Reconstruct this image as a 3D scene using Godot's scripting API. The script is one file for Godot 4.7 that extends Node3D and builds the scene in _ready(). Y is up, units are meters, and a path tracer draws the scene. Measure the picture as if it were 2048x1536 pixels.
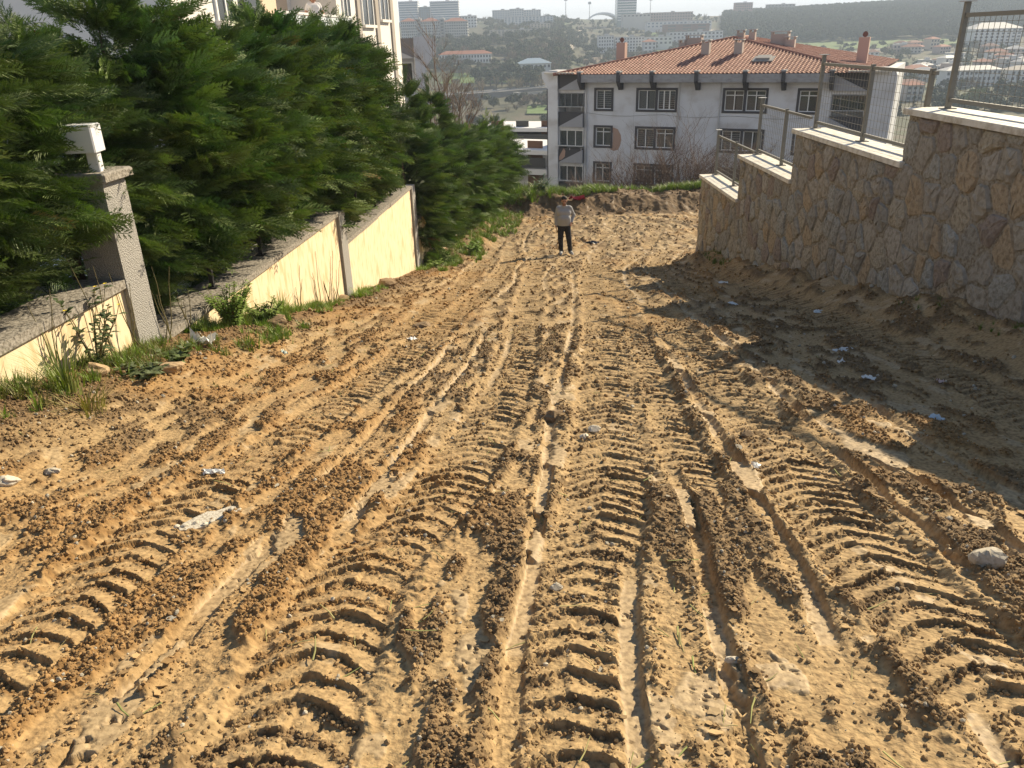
extends Node3D
# A steep dirt lane between a conifer hedge and a stepped stone wall, a valley town behind.
# The camera stands at the origin; D is the distance ahead of it (-z).

var used := {}
var rng := RandomNumberGenerator.new()
var mats := {}

class MB:
	var v := PackedVector3Array()
	var n := PackedVector3Array()
	var c := PackedColorArray()
	var col := Color(1, 1, 1)
	var tinted := false
	func tri(a: Vector3, b: Vector3, d: Vector3) -> void:
		var m := (d - a).cross(b - a).normalized()
		v.append(a); v.append(b); v.append(d)
		n.append(m); n.append(m); n.append(m)
		c.append(col); c.append(col); c.append(col)
	func quad(a: Vector3, b: Vector3, d: Vector3, e: Vector3) -> void:
		tri(a, b, d); tri(a, d, e)
	func tri_n(a: Vector3, b: Vector3, d: Vector3, na: Vector3, nb: Vector3, nd: Vector3) -> void:
		v.append(a); v.append(b); v.append(d)
		n.append(na); n.append(nb); n.append(nd)
		c.append(col); c.append(col); c.append(col)
	func box(o: Vector3, s: Vector3, b := Basis()) -> void:
		var h := s * 0.5
		var ax := [b.x * h.x, b.y * h.y, b.z * h.z]
		for i in 3:
			var t1: Vector3 = ax[(i + 1) % 3]
			var t2: Vector3 = ax[(i + 2) % 3]
			var f: Vector3 = ax[i]
			quad(o + f - t1 - t2, o + f - t1 + t2, o + f + t1 + t2, o + f + t1 - t2)
			quad(o - f - t1 - t2, o - f + t1 - t2, o - f + t1 + t2, o - f - t1 + t2)
	func cbox(o: Vector3, s: Vector3, ch: float, b := Basis()) -> void:
		# box with its four upright (local y) edges and the top rim chamfered
		var h := s * 0.5
		var P := [Vector2(h.x - ch, h.z), Vector2(h.x, h.z - ch), Vector2(h.x, -h.z + ch), Vector2(h.x - ch, -h.z), Vector2(-h.x + ch, -h.z), Vector2(-h.x, -h.z + ch), Vector2(-h.x, h.z - ch), Vector2(-h.x + ch, h.z)]
		var k := Vector2((h.x - ch) / h.x, (h.z - ch) / h.z)
		for i in 8:
			var p: Vector2 = P[i]
			var q: Vector2 = P[(i + 1) % 8]
			var a := o + b * Vector3(p.x, -h.y, p.y)
			var e := o + b * Vector3(q.x, -h.y, q.y)
			var a1 := o + b * Vector3(p.x, h.y - ch, p.y)
			var e1 := o + b * Vector3(q.x, h.y - ch, q.y)
			var a2 := o + b * Vector3(p.x * k.x, h.y, p.y * k.y)
			var e2 := o + b * Vector3(q.x * k.x, h.y, q.y * k.y)
			quad(a, a1, e1, e)
			quad(a1, a2, e2, e1)
			tri(o + b * Vector3(0, h.y, 0), e2, a2)
			tri(o + b * Vector3(0, -h.y, 0), a, e)
	func bar(a: Vector3, e: Vector3, w: float, h: float) -> void:
		var d := e - a
		var z := d.normalized()
		var up := Vector3.UP if absf(z.y) < 0.95 else Vector3.RIGHT
		var x := up.cross(z).normalized()
		box((a + e) * 0.5, Vector3(w, h, d.length()), Basis(x, z.cross(x), z))
	func tube(pts: Array, rad: Array, sides := 6, cap := true) -> void:
		var rings := []
		var nr := []
		var px := Vector3.ZERO
		for i in pts.size():
			var t: Vector3 = (pts[mini(i + 1, pts.size() - 1)] - pts[maxi(i - 1, 0)]).normalized()
			if px == Vector3.ZERO:
				px = (Vector3.RIGHT if absf(t.x) < 0.8 else Vector3.UP)
			px = (px - t * px.dot(t)).normalized()
			var py := t.cross(px)
			var r := []
			var q := []
			for k in sides:
				var a := TAU * k / sides
				var m := px * cos(a) + py * sin(a)
				r.append(pts[i] + m * float(rad[i]))
				q.append(m)
			rings.append(r); nr.append(q)
		for i in pts.size() - 1:
			for k in sides:
				var l := (k + 1) % sides
				tri_n(rings[i][k], rings[i + 1][k], rings[i + 1][l], nr[i][k], nr[i + 1][k], nr[i + 1][l])
				tri_n(rings[i][k], rings[i + 1][l], rings[i][l], nr[i][k], nr[i + 1][l], nr[i][l])
		if cap:
			for e in [0, pts.size() - 1]:
				for k in sides:
					if e == 0: tri(pts[0], rings[0][k], rings[0][(k + 1) % sides])
					else: tri(pts[e], rings[e][(k + 1) % sides], rings[e][k])
	func prism(poly: PackedVector2Array, o: Vector3, ex: Vector3, ey: Vector3, ez: Vector3) -> void:
		# the outline (in ex, ey) swept from o along ez
		var idx := Geometry2D.triangulate_polygon(poly)
		var P := []
		for p in poly: P.append(o + ex * p.x + ey * p.y)
		var flip := ex.cross(ey).dot(ez) > 0
		for i in range(0, idx.size(), 3):
			var a: Vector3 = P[idx[i]]
			var b: Vector3 = P[idx[i + 1]]
			var d: Vector3 = P[idx[i + 2]]
			var ccw := (b - a).cross(d - a).dot(ez) > 0
			if ccw:
				tri(a, b, d); tri(a + ez, d + ez, b + ez)
			else:
				tri(a, d, b); tri(a + ez, b + ez, d + ez)
		var area := 0.0
		for i in poly.size():
			var p := poly[i]
			var q := poly[(i + 1) % poly.size()]
			area += p.x * q.y - q.x * p.y
		if (area > 0) != flip: ez = ez
		for i in P.size():
			var a: Vector3 = P[i]
			var b: Vector3 = P[(i + 1) % P.size()]
			if (area > 0) == flip: quad(a, a + ez, b + ez, b)
			else: quad(a, b, b + ez, a + ez)
	func mesh() -> ArrayMesh:
		var A := []
		A.resize(Mesh.ARRAY_MAX)
		A[Mesh.ARRAY_VERTEX] = v
		A[Mesh.ARRAY_NORMAL] = n
		if tinted: A[Mesh.ARRAY_COLOR] = c
		var m := ArrayMesh.new()
		m.add_surface_from_arrays(Mesh.PRIMITIVE_TRIANGLES, A)
		return m

func numbered(s: String) -> String:
	var k: int = used.get(s, 0)
	used[s] = k + 1
	return s if k == 0 else "%s_%03d" % [s, k]

func lin(r: float, g: float, b: float) -> Color:
	return Color(r, g, b).linear_to_srgb()

# a plain material; the colour is a linear base colour
func mat(key: String, r: float, g: float, b: float, rough := 0.8, metal := 0.0) -> StandardMaterial3D:
	if mats.has(key): return mats[key]
	var m := StandardMaterial3D.new()
	m.albedo_color = lin(r, g, b)
	m.roughness = rough
	m.metallic = metal
	m.resource_name = key
	mats[key] = m
	return m

func noise_tex(freq: float, octaves: int, ramp: Array, size := 512, sd := 1, kind := FastNoiseLite.TYPE_SIMPLEX_SMOOTH, cell := -1) -> ImageTexture:
	# a tiling picture of noise; ramp: [[offset, colour], ...] in sRGB
	var f := FastNoiseLite.new()
	f.seed = sd
	f.noise_type = kind
	f.frequency = freq
	f.fractal_octaves = octaves
	f.fractal_type = FastNoiseLite.FRACTAL_FBM if octaves > 1 else FastNoiseLite.FRACTAL_NONE
	if cell >= 0: f.cellular_return_type = cell
	var g: Image = f.get_seamless_image(size, size)
	g.convert(Image.FORMAT_L8)
	if ramp.is_empty():
		g.generate_mipmaps()
		return ImageTexture.create_from_image(g)
	var grad := Gradient.new()
	grad.offsets = PackedFloat32Array()
	grad.colors = PackedColorArray()
	for e in ramp: grad.add_point(e[0], e[1])
	var lut := PackedByteArray()
	for i in 256:
		var k := grad.sample(i / 255.0)
		lut.append(int(k.r * 255)); lut.append(int(k.g * 255)); lut.append(int(k.b * 255))
	var src := g.get_data()
	var out := PackedByteArray()
	out.resize(size * size * 3)
	for i in size * size:
		var q := src[i] * 3
		out[i * 3] = lut[q]; out[i * 3 + 1] = lut[q + 1]; out[i * 3 + 2] = lut[q + 2]
	return ImageTexture.create_from_image(Image.create_from_data(size, size, false, Image.FORMAT_RGB8, out))

# a textured copy of mat(): world triplanar grain, bump in centimetres
func grain(key: String, base: Array, rough: float, tex: Texture2D, scale: float, bump: Texture2D = null, bump_cm := 1.0) -> StandardMaterial3D:
	if mats.has(key): return mats[key]
	var m := mat(key, base[0], base[1], base[2], rough)
	m.albedo_texture = tex
	m.uv1_triplanar = true
	m.uv1_world_triplanar = true
	m.uv1_scale = Vector3.ONE * scale
	if bump:
		m.heightmap_enabled = true
		m.heightmap_texture = bump
		m.heightmap_scale = bump_cm
	return m

func obj(called: String, mb: MB, m: Material, parent: Node3D = null) -> MeshInstance3D:
	var o := MeshInstance3D.new()
	o.mesh = mb.mesh()
	o.material_override = m
	if parent == null:
		o.name = numbered(called)
		add_child(o, true)
	else:
		o.name = called
		parent.add_child(o, true)
	return o

func part(called: String, me: Mesh, m: Material, parent: Node3D, t := Transform3D()) -> MeshInstance3D:
	var o := MeshInstance3D.new()
	o.mesh = me
	o.material_override = m
	o.name = called
	o.transform = t
	parent.add_child(o, true)
	return o

func tag(o: Node, label: String, category: String, group := "") -> void:
	o.set_meta("label", label)
	o.set_meta("category", category)
	if group != "": o.set_meta("group", group)

func thing(called: String, label: String, category: String, at := Vector3.ZERO, turn := 0.0, group := "") -> Node3D:
	var o := Node3D.new()
	o.name = numbered(called)
	add_child(o, true)
	o.position = at
	o.rotation.y = turn
	tag(o, label, category, group)
	return o

func struct(o: Node) -> void: o.set_meta("kind", "structure")
func stuff(o: Node) -> void: o.set_meta("kind", "stuff")

func copies(called: String, me: Mesh, m: Material, xf: Array, cols: Array, parent: Node3D = null) -> MultiMeshInstance3D:
	var mm := MultiMesh.new()
	mm.transform_format = MultiMesh.TRANSFORM_3D
	mm.use_colors = not cols.is_empty()
	mm.mesh = me
	mm.instance_count = xf.size()
	for i in xf.size():
		mm.set_instance_transform(i, xf[i])
		if mm.use_colors: mm.set_instance_color(i, cols[i])
	var o := MultiMeshInstance3D.new()
	o.multimesh = mm
	o.material_override = m
	if parent == null:
		o.name = numbered(called)
		add_child(o, true)
	else:
		o.name = called
		parent.add_child(o, true)
	return o

func ss(a: float, b: float, x: float) -> float:
	var t := clampf((x - a) / (b - a), 0.0, 1.0)
	return t * t * (3.0 - 2.0 * t)

func rnd(a: float, b: float) -> float: return rng.randf_range(a, b)

func _ready() -> void:
	var cam := Camera3D.new()
	cam.name = "camera"
	cam.fov = 53.05
	cam.near = 0.05
	cam.far = 9000.0
	cam.basis = Basis(Vector3.UP, 0.0) * Basis(Vector3.RIGHT, -deg_to_rad(24.2)) * Basis(Vector3.BACK, -0.030)
	add_child(cam)
	cam.current = true

	var env := Environment.new()
	env.background_mode = Environment.BG_SKY
	env.tonemap_mode = Environment.TONE_MAPPER_LINEAR
	env.tonemap_exposure = 1.9
	var sky := Sky.new()
	var sm := ProceduralSkyMaterial.new()
	sm.sky_top_color = Color(0.30, 0.38, 0.49)
	sm.sky_horizon_color = Color(0.92, 0.925, 0.92)
	sm.sky_curve = 0.15
	sm.ground_bottom_color = Color(0.30, 0.28, 0.24)
	sm.ground_horizon_color = Color(0.70, 0.73, 0.75)
	sm.sun_angle_max = 20.0
	sm.energy_multiplier = 1.0
	sky.sky_material = sm
	env.sky = sky
	env.ambient_light_source = Environment.AMBIENT_SOURCE_SKY
	env.sdfgi_enabled = true
	env.ssao_enabled = true
	env.ssil_enabled = true
	env.fog_enabled = true
	env.fog_density = 0.00042
	env.fog_light_color = Color(0.82, 0.88, 0.95)
	var we := WorldEnvironment.new()
	we.name = "environment"
	we.environment = env
	add_child(we)

	var sun := DirectionalLight3D.new()
	sun.name = "sun"
	sun.light_energy = 1.6
	sun.light_color = Color(1.0, 0.93, 0.80)
	sun.light_angular_distance = 0.6
	sun.shadow_enabled = true
	sun.look_at_from_position(Vector3(1.3, 1.0, -1.15), Vector3.ZERO)
	add_child(sun)

	rng.seed = 7
	setup_materials()
	make_ground()
	make_left_wall()
	make_right_wall()
	make_terrain()
	make_main_building()
	make_side_buildings()
	make_hedge()
	make_weeds()
	make_litter()
	make_people()
	make_valley()

# ---------------------------------------------------------------- the dirt lane
var n_big := FastNoiseLite.new()
var n_mid := FastNoiseLite.new()
var n_fine := FastNoiseLite.new()
var n_cell := FastNoiseLite.new()
var n_crumb := FastNoiseLite.new()
var tex_grain: Texture2D
var tex_bump: Texture2D

func setup_materials() -> void:
	for a in [[n_big, 0.35, 3, 11], [n_mid, 2.2, 3, 12], [n_fine, 11.0, 3, 13]]:
		a[0].noise_type = FastNoiseLite.TYPE_SIMPLEX_SMOOTH
		a[0].frequency = a[1]
		a[0].fractal_octaves = a[2]
		a[0].seed = a[3]
	n_cell.noise_type = FastNoiseLite.TYPE_CELLULAR
	n_cell.frequency = 22.0
	n_cell.fractal_octaves = 2
	n_cell.cellular_return_type = FastNoiseLite.RETURN_DISTANCE
	n_cell.cellular_jitter = 1.0
	n_crumb.noise_type = FastNoiseLite.TYPE_CELLULAR
	n_crumb.frequency = 30.0
	n_crumb.cellular_return_type = FastNoiseLite.RETURN_DISTANCE
	n_crumb.cellular_jitter = 1.0
	n_crumb.fractal_octaves = 2
	n_crumb.fractal_gain = 0.6
	n_crumb.seed = 15
	n_cell.seed = 14
	tex_grain = noise_tex(0.03, 5, [[0.0, Color(0.62, 0.60, 0.58)], [0.45, Color(0.86, 0.85, 0.84)], [0.6, Color(0.95, 0.95, 0.95)], [1.0, Color(1, 1, 1)]], 512, 5)
	tex_bump = noise_tex(0.03, 5, [], 512, 6)

# wheel tracks: [kind, width, points of (D, x)]; kind 0 lugged tyre, 1 narrow groove
var TRACKS := [
	[0, 0.47, [[0.5, -2.0], [2.16, -1.9], [3.4, -1.84], [4.44, -1.74], [5.53, -1.54], [8.62, -1.15], [10.2, -0.98], [18, -0.2], [26, 0.1]]],
	[0, 0.46, [[0.5, -0.75], [2.26, -0.75], [2.92, -0.67], [3.5, -0.45], [4.51, -0.29], [5.84, -0.1], [8.1, 0.07], [10.4, 0.18], [14.4, 0.41], [26, 1.0]]],
	[0, 0.47, [[0.5, 1.57], [2.3, 1.57], [3.35, 1.6], [4.65, 1.74], [5.72, 1.81], [7.39, 1.97], [11.05, 2.2], [18, 2.7], [30, 6.0]]],
	[0, 0.44, [[0.5, 3.4], [4.94, 3.78], [6.45, 4.02], [8.04, 4.15], [10.5, 4.36], [15.1, 4.5], [22, 5.6]]],
	[0, 0.40, [[3.6, 1.0], [4.39, 1.05], [6.03, 1.2], [7.88, 1.38], [11.2, 1.72], [15.9, 2.17], [20, 2.4]]],
	[0, 0.44, [[9.0, -1.5], [12, -1.3], [16, -1.0], [21, -0.8], [28, -0.2], [32, 1.4]]],
	[0, 0.44, [[12.0, 3.3], [16, 3.4], [20, 3.9], [24, 5.0], [30, 8.0]]],
	[0, 0.48, [[0.5, 0.06], [1.57, 0.13], [2.25, 0.19], [2.87, 0.33], [3.8, 0.52], [4.78, 0.65], [5.85, 0.78], [7.94, 1.03], [11.24, 1.35], [16.1, 1.75], [24, 2.8], [32, 4.5]]],
	[1, 0.070, [[0.8, 0.55], [1.54, 0.64], [1.84, 0.69], [2.25, 0.75], [2.92, 0.85], [3.53, 0.92], [4.2, 0.96]]],
	[1, 0.075, [[2.0, 1.10], [2.49, 1.19], [3.0, 1.25], [3.5, 1.29], [4.06, 1.35], [5.05, 1.45], [5.9, 1.53], [7.5, 1.68]]],
	[1, 0.065, [[1.2, -0.08], [1.64, -0.05], [2.16, -0.02], [2.68, 0.05], [3.26, 0.11], [4.17, 0.2], [5.05, 0.27], [6.73, 0.48], [9.81, 0.84], [16.2, 1.41], [18.8, 1.55]]],
	[1, 0.060, [[3.9, -1.16], [4.67, -1.09], [5.04, -1.06], [6.49, -0.9], [8.08, -0.76], [9.51, -0.67]]],
	[1, 0.060, [[3.2, -0.86], [4.71, -0.73], [6.18, -0.58], [7.29, -0.46], [8.56, -0.37], [10.4, -0.29]]],
	[1, 0.055, [[6.0, -0.24], [6.6, -0.19], [7.96, -0.06], [10.1, 0.02]]],
	[1, 0.060, [[4.8, 2.1], [5.53, 2.2], [7.09, 2.38], [8.66, 2.5], [10.3, 2.58], [13.1, 2.82], [16.5, 3.14], [24.1, 4.0]]],
	[1, 0.065, [[3.0, 2.62], [3.93, 2.68], [4.54, 2.7], [5.23, 2.77], [7.09, 2.89], [9.38, 3.04], [13, 3.3]]],
	[1, 0.060, [[2.5, 1.88], [2.99, 1.95], [3.34, 1.97], [3.8, 2.01], [4.6, 2.05]]],
	[1, 0.070, [[1.6, 2.0], [2.77, 2.25], [3.13, 2.28], [4.52, 2.23], [5.2, 2.26]]],
	[1, 0.050, [[1.0, 1.3], [1.52, 1.38], [1.95, 1.45]]],
	[1, 0.065, [[1.0, 0.25], [1.55, 0.33], [2.3, 0.42], [3.0, 0.55]]],
	[1, 0.090, [[1.4, -1.38], [2.4, -1.3], [2.81, -1.25], [3.3, -1.16]]],
	[1, 0.085, [[12, 2.2], [16, 2.5], [20, 3.2], [24, 4.6], [29, 8.0]]],
	[1, 0.085, [[14, 0.7], [18, 0.9], [22, 1.6], [26, 3.0], [31, 6.0]]],
	[1, 0.080, [[12, -0.4], [16, 0.1], [21, 0.3], [26, 1.2], [30, 3.0]]],
	[1, 0.080, [[15, -1.6], [19, -1.2], [24, -0.9], [29, 0.3]]],
	[1, 0.10, [[21, 2.3], [24, 2.6], [27, 3.4], [30, 5.2], [33, 8.5]]],
	[1, 0.10, [[20, 4.4], [23, 5.2], [26, 6.6], [29, 8.8]]],
	[1, 0.10, [[22, 3.2], [25, 3.0], [28, 2.5], [32, 1.6]]],
	[1, 0.10, [[23, 4.5], [26, 4.4], [29, 4.0], [33, 3.2]]],
	[1, 0.11, [[24, 6.6], [27, 6.0], [30, 5.2], [33, 4.6]]],
	[1, 0.11, [[22, 0.9], [25, 0.6], [29, 0.8], [33, 2.0]]],
	[1, 0.11, [[25, 8.0], [28, 7.6], [31, 6.8], [33.5, 6.2]]],
]
var row_c := PackedFloat32Array()
var row_a := PackedFloat32Array()

func lerp_table(t: Array, d: float) -> float:
	if d <= t[0][0]: return t[0][1]
	for i in t.size() - 1:
		if d <= t[i + 1][0]:
			return lerpf(t[i][1], t[i + 1][1], (d - t[i][0]) / (t[i + 1][0] - t[i][0]))
	return t[t.size() - 1][1]

func smooth_table(t: Array, d: float) -> float:
	# Catmull-Rom through the points
	var n := t.size()
	if d <= t[0][0]: return t[0][1]
	if d >= t[n - 1][0]: return t[n - 1][1]
	for i in n - 1:
		if d <= t[i + 1][0]:
			var w: float = (d - t[i][0]) / (t[i + 1][0] - t[i][0])
			var h: float = t[i + 1][0] - t[i][0]
			var m0: float = (t[i + 1][1] - t[maxi(i - 1, 0)][1]) / (t[i + 1][0] - t[maxi(i - 1, 0)][0]) * h
			var m1: float = (t[mini(i + 2, n - 1)][1] - t[i][1]) / (t[mini(i + 2, n - 1)][0] - t[i][0]) * h
			var w2 := w * w
			var w3 := w2 * w
			return (2 * w3 - 3 * w2 + 1) * t[i][1] + (w3 - 2 * w2 + w) * m0 + (3 * w2 - 2 * w3) * t[i + 1][1] + (w3 - w2) * m1
	return t[n - 1][1]

func set_row(D: float) -> void:
	row_c.resize(TRACKS.size())
	row_a.resize(TRACKS.size())
	for i in TRACKS.size():
		var p: Array = TRACKS[i][2]
		var a: float = p[0][0]
		var b: float = p[p.size() - 1][0]
		var on := ss(a - 0.05, a + 0.35, D) * (1.0 - ss(b - 0.4, b + 0.05, D))
		row_a[i] = on
		row_c[i] = smooth_table(p, D) + 0.012 * n_mid.get_noise_2d(D * 1.3, i * 17.0) if on > 0.0 else 1e6

func left_edge(D: float) -> float: return -4.48 + 0.1 * D

# the lie of the land without relief
func land(x: float, D: float) -> float:
	var y: float
	if D < 22.0: y = -1.6 - 0.2 * D
	elif D < 27.0:
		var t := D - 22.0
		y = -6.0 - 0.2 * t + 0.014 * t * t
	else: y = -6.65 - 0.06 * (D - 27.0)
	if D > 33.0:
		var e := n_big.get_noise_2d(x * 0.9, 3.0)
		y += (0.55 + 0.3 * e + 0.1 * n_mid.get_noise_2d(x * 0.5, D * 0.5)) * ss(33.3 + 0.9 * e, 34.9 + 1.2 * e, D) * (1.0 - ss(36.5, 39.0, D)) - 0.35 * maxf(0.0, D - 37.5)
	# a bank of earth along the left wall, and scraped up against the right one
	var xl := left_edge(D)
	var bank := 0.0
	if D < 13.0: bank = 0.30 * (1.0 - ss(8.0, 13.5, D))
	elif D > 22.0 and D < 40.0: bank = 0.4 * ss(22.0, 26.0, D)
	y += bank * ss(xl + 1.5, xl + 0.1, x)
	if D < 21.5:
		y += (0.34 + 0.18 * n_mid.get_noise_2d(D * 0.35, 8.0)) * pow(ss(4.0, 5.15, x), 1.6) * (1.0 - ss(20.0, 21.4, D))
	return maxf(y, -14.0) if D > 37 else y

var g_h := 0.0
var g_col := Color()
var g_clay := 0.0
var g_loose := 0.0
var g_shoulder := 0.0

func soil_at(x: float, D: float) -> void:
	var big := n_big.get_noise_2d(x, D)
	var mid := n_mid.get_noise_2d(x, D)
	var fine := n_fine.get_noise_2d(x, D)
	var cell := n_cell.get_noise_2d(x, D) + 0.6
	var warp := n_mid.get_noise_2d(x * 1.6 + 31.0, D * 1.6)
	var streak := n_mid.get_noise_2d(x * 1.7 - 0.17 * D + 0.25 * big, D * 0.36 + 40.0)
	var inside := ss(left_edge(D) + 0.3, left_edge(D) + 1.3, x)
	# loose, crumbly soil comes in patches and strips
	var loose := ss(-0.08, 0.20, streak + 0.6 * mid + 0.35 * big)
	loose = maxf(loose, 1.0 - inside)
	var crumb := n_crumb.get_noise_2d(x, D) + 0.5 if loose > 0.05 else 0.5
	var h := 0.030 * big + 0.011 * streak + 0.010 * mid + loose * (0.009 * fine + 0.016 * (0.5 - cell) + 0.022 * (0.42 - crumb) + 0.006) + (1.0 - loose) * 0.0035 * fine
	var clay := 0.0
	var press := 0.0
	var trod := 0.0
	var shoulder := 0.0
	for i in TRACKS.size():
		var v := x - row_c[i]
		var w: float = TRACKS[i][1]
		if absf(v) > w + 0.08: continue
		if TRACKS[i][0] == 0:
			var hw := w * 0.5
			var edge := hw + 0.03 * warp
			var m := row_a[i] * ss(edge + 0.035, edge - 0.02, absf(v))
			# soil squeezed up along the track
			h += row_a[i] * 0.018 * exp(-pow((absf(v) - hw - 0.05) / 0.045, 2.0)) * (0.6 + fine)
			if m <= 0.0: continue
			var keep := ss(-0.75, -0.1, n_mid.get_noise_2d(D * 0.45, i * 31.0 + 5.0 + 0.4 * x))
			var ph := (D + 0.58 * pow(absf(v) / hw, 1.35) * hw + 0.034 * warp + 0.018 * mid + 0.009 * fine) / 0.132 + i * 0.37
			var f := ph - floorf(ph)
			var bite := clampf(0.75 + 0.9 * n_mid.get_noise_2d(floorf(ph) * 3.7 + i * 50.0, 2.0 * signf(v)) , 0.25, 1.15)
			# each lug leaves a step that faces up the lane and a smooth face falling away behind it
			var step := ss(0.0, 0.11, f) * (1.0 - 0.95 * maxf(0.0, f - 0.11) / 0.89)
			var lug := ss(0.06, 0.16, f) * (1.0 - ss(0.66, 0.84, f))
			var gone := ss(hw * 0.55, hw * 0.95, absf(v))
			var rag := ss(-0.5, 0.5, warp * 0.8 + 0.9 * mid)
			var th := 0.03 * big + 0.010 * mid - 0.034 + step * 0.034 * bite * (0.4 + 0.6 * keep) * (1.0 - 0.3 * gone) + 0.0025 * fine + (rag * (1.0 - keep * 0.4) + (1.0 - lug) * 0.9) * (0.014 * (0.5 - cell) + 0.009 * fine)
			h = lerpf(h, th, m * (0.55 + 0.45 * keep))
			loose = lerpf(loose, minf(1.0, (1.0 - lug) * (0.25 + 0.75 * rag)), m * (0.4 + 0.6 * keep))
			press = maxf(press, m * keep * lug * (1.0 - 0.4 * rag))
			trod = maxf(trod, m)
			clay = maxf(clay * (1.0 - m), 0.0)
		else:
			var hw2 := w * 0.5
			var wob := v + 0.008 * fine
			var m2 := row_a[i] * ss(hw2 + 0.014, hw2 - 0.004, absf(wob))
			shoulder = maxf(shoulder, row_a[i] * exp(-pow((absf(v) - hw2 - 0.05) / 0.035, 2.0)))
			h += row_a[i] * 0.011 * exp(-pow((absf(v) - hw2 - 0.03) / 0.026, 2.0)) * (0.8 + 1.2 * warp)
			if m2 > 0.0:
				h = lerpf(h, 0.03 * big - 0.026 + 0.002 * fine, m2)
				loose *= 1.0 - m2
				press = maxf(press, 0.6 * m2)
				clay = maxf(clay, m2 * ss(-0.3, 0.0, n_big.get_noise_2d(D * 2.0, i * 9.0)))
	# smeared clay: smooth pale plates, cracked through
	var plate := ss(0.26, 0.31, n_mid.get_noise_2d(x * 1.1 + 70.0, D * 0.42) + 0.13 * fine + 0.05 * mid - 0.30 * loose - 0.22 * trod) * inside
	if plate > 0.0:
		h = lerpf(h, 0.03 * big + 0.009 * mid + 0.005, plate * (1.0 - trod))
		clay = maxf(clay, plate)
		loose *= 1.0 - plate
	if clay > 0.2 or press > 0.3:
		var cr := absf(n_mid.get_noise_2d(x * 5.0 + 90.0, D * 2.6))
		h -= 0.016 * ss(0.035, 0.0, cr) * ss(0.0, 0.25, n_mid.get_noise_2d(x + 7.0, D * 0.8))
	g_h = h
	g_clay = clay
	g_loose = loose
	g_shoulder = shoulder
	# what the soil is made of
	var tan := Color(0.435, 0.302, 0.148)
	var dark := Color(0.19, 0.124, 0.060)
	var rust := Color(0.37, 0.20, 0.06)
	var grey := Color(0.45, 0.335, 0.19)
	var k := tan.lerp(dark, clampf(loose * 0.85 + 0.25 * mid, 0.0, 1.0))
	k = k.lerp(rust, 0.62 * ss(0.02, 0.40, n_big.get_noise_2d(x * 0.8 + 20.0, D * 0.5 + 9.0) + (0.28 if x < -0.6 else -0.05)) * (0.4 + 0.6 * loose))
	k = k.lerp(tan, 0.5 * press)
	k = k.lerp(grey, 0.75 * clay)
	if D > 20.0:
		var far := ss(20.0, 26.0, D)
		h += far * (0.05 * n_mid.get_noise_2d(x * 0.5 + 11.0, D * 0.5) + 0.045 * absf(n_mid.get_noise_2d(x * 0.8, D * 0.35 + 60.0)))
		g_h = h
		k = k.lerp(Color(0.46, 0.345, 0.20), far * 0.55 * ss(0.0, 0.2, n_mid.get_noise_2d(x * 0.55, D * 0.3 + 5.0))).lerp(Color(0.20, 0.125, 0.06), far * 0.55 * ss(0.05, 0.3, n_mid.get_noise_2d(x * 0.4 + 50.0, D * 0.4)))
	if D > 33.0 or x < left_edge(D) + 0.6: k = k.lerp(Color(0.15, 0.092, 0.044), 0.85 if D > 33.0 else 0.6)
	k *= 1.0 + 0.16 * fine
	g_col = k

func ground_patch(x0: float, x1: float, d0: float, d1: float, sx: float, sd: float, drop := 0.0) -> Array:
	var nx := int(ceil((x1 - x0) / sx)) + 1
	var nd := int(ceil((d1 - d0) / sd)) + 1
	var V := PackedVector3Array()
	var N := PackedVector3Array()
	var C := PackedColorArray()
	var K := PackedFloat32Array()
	V.resize(nx * nd); N.resize(nx * nd); C.resize(nx * nd); K.resize(nx * nd)
	for j in nd:
		var D := d0 + (d1 - d0) * j / (nd - 1)
		set_row(D)
		for i in nx:
			var x := x0 + (x1 - x0) * i / (nx - 1)
			soil_at(x, D)
			var q := j * nx + i
			V[q] = Vector3(x, land(x, D) + g_h - drop, -D)
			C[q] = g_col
			K[q] = g_clay
	for j in nd:
		for i in nx:
			var q := j * nx + i
			var a := V[q - 1 if i > 0 else q]
			var b := V[q + 1 if i < nx - 1 else q]
			var e := V[q - nx if j > 0 else q]
			var f := V[q + nx if j < nd - 1 else q]
			N[q] = (b - a).cross(f - e).normalized()
	var I := PackedInt32Array()
	var I2 := PackedInt32Array()
	for j in nd - 1:
		for i in nx - 1:
			var q := j * nx + i
			var T := PackedInt32Array([q, q + nx, q + 1, q + 1, q + nx, q + nx + 1])
			if K[q] + K[q + 1] + K[q + nx] + K[q + nx + 1] > 2.0: I2.append_array(T)
			else: I.append_array(T)
	return [V, N, C, I, I2]

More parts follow.
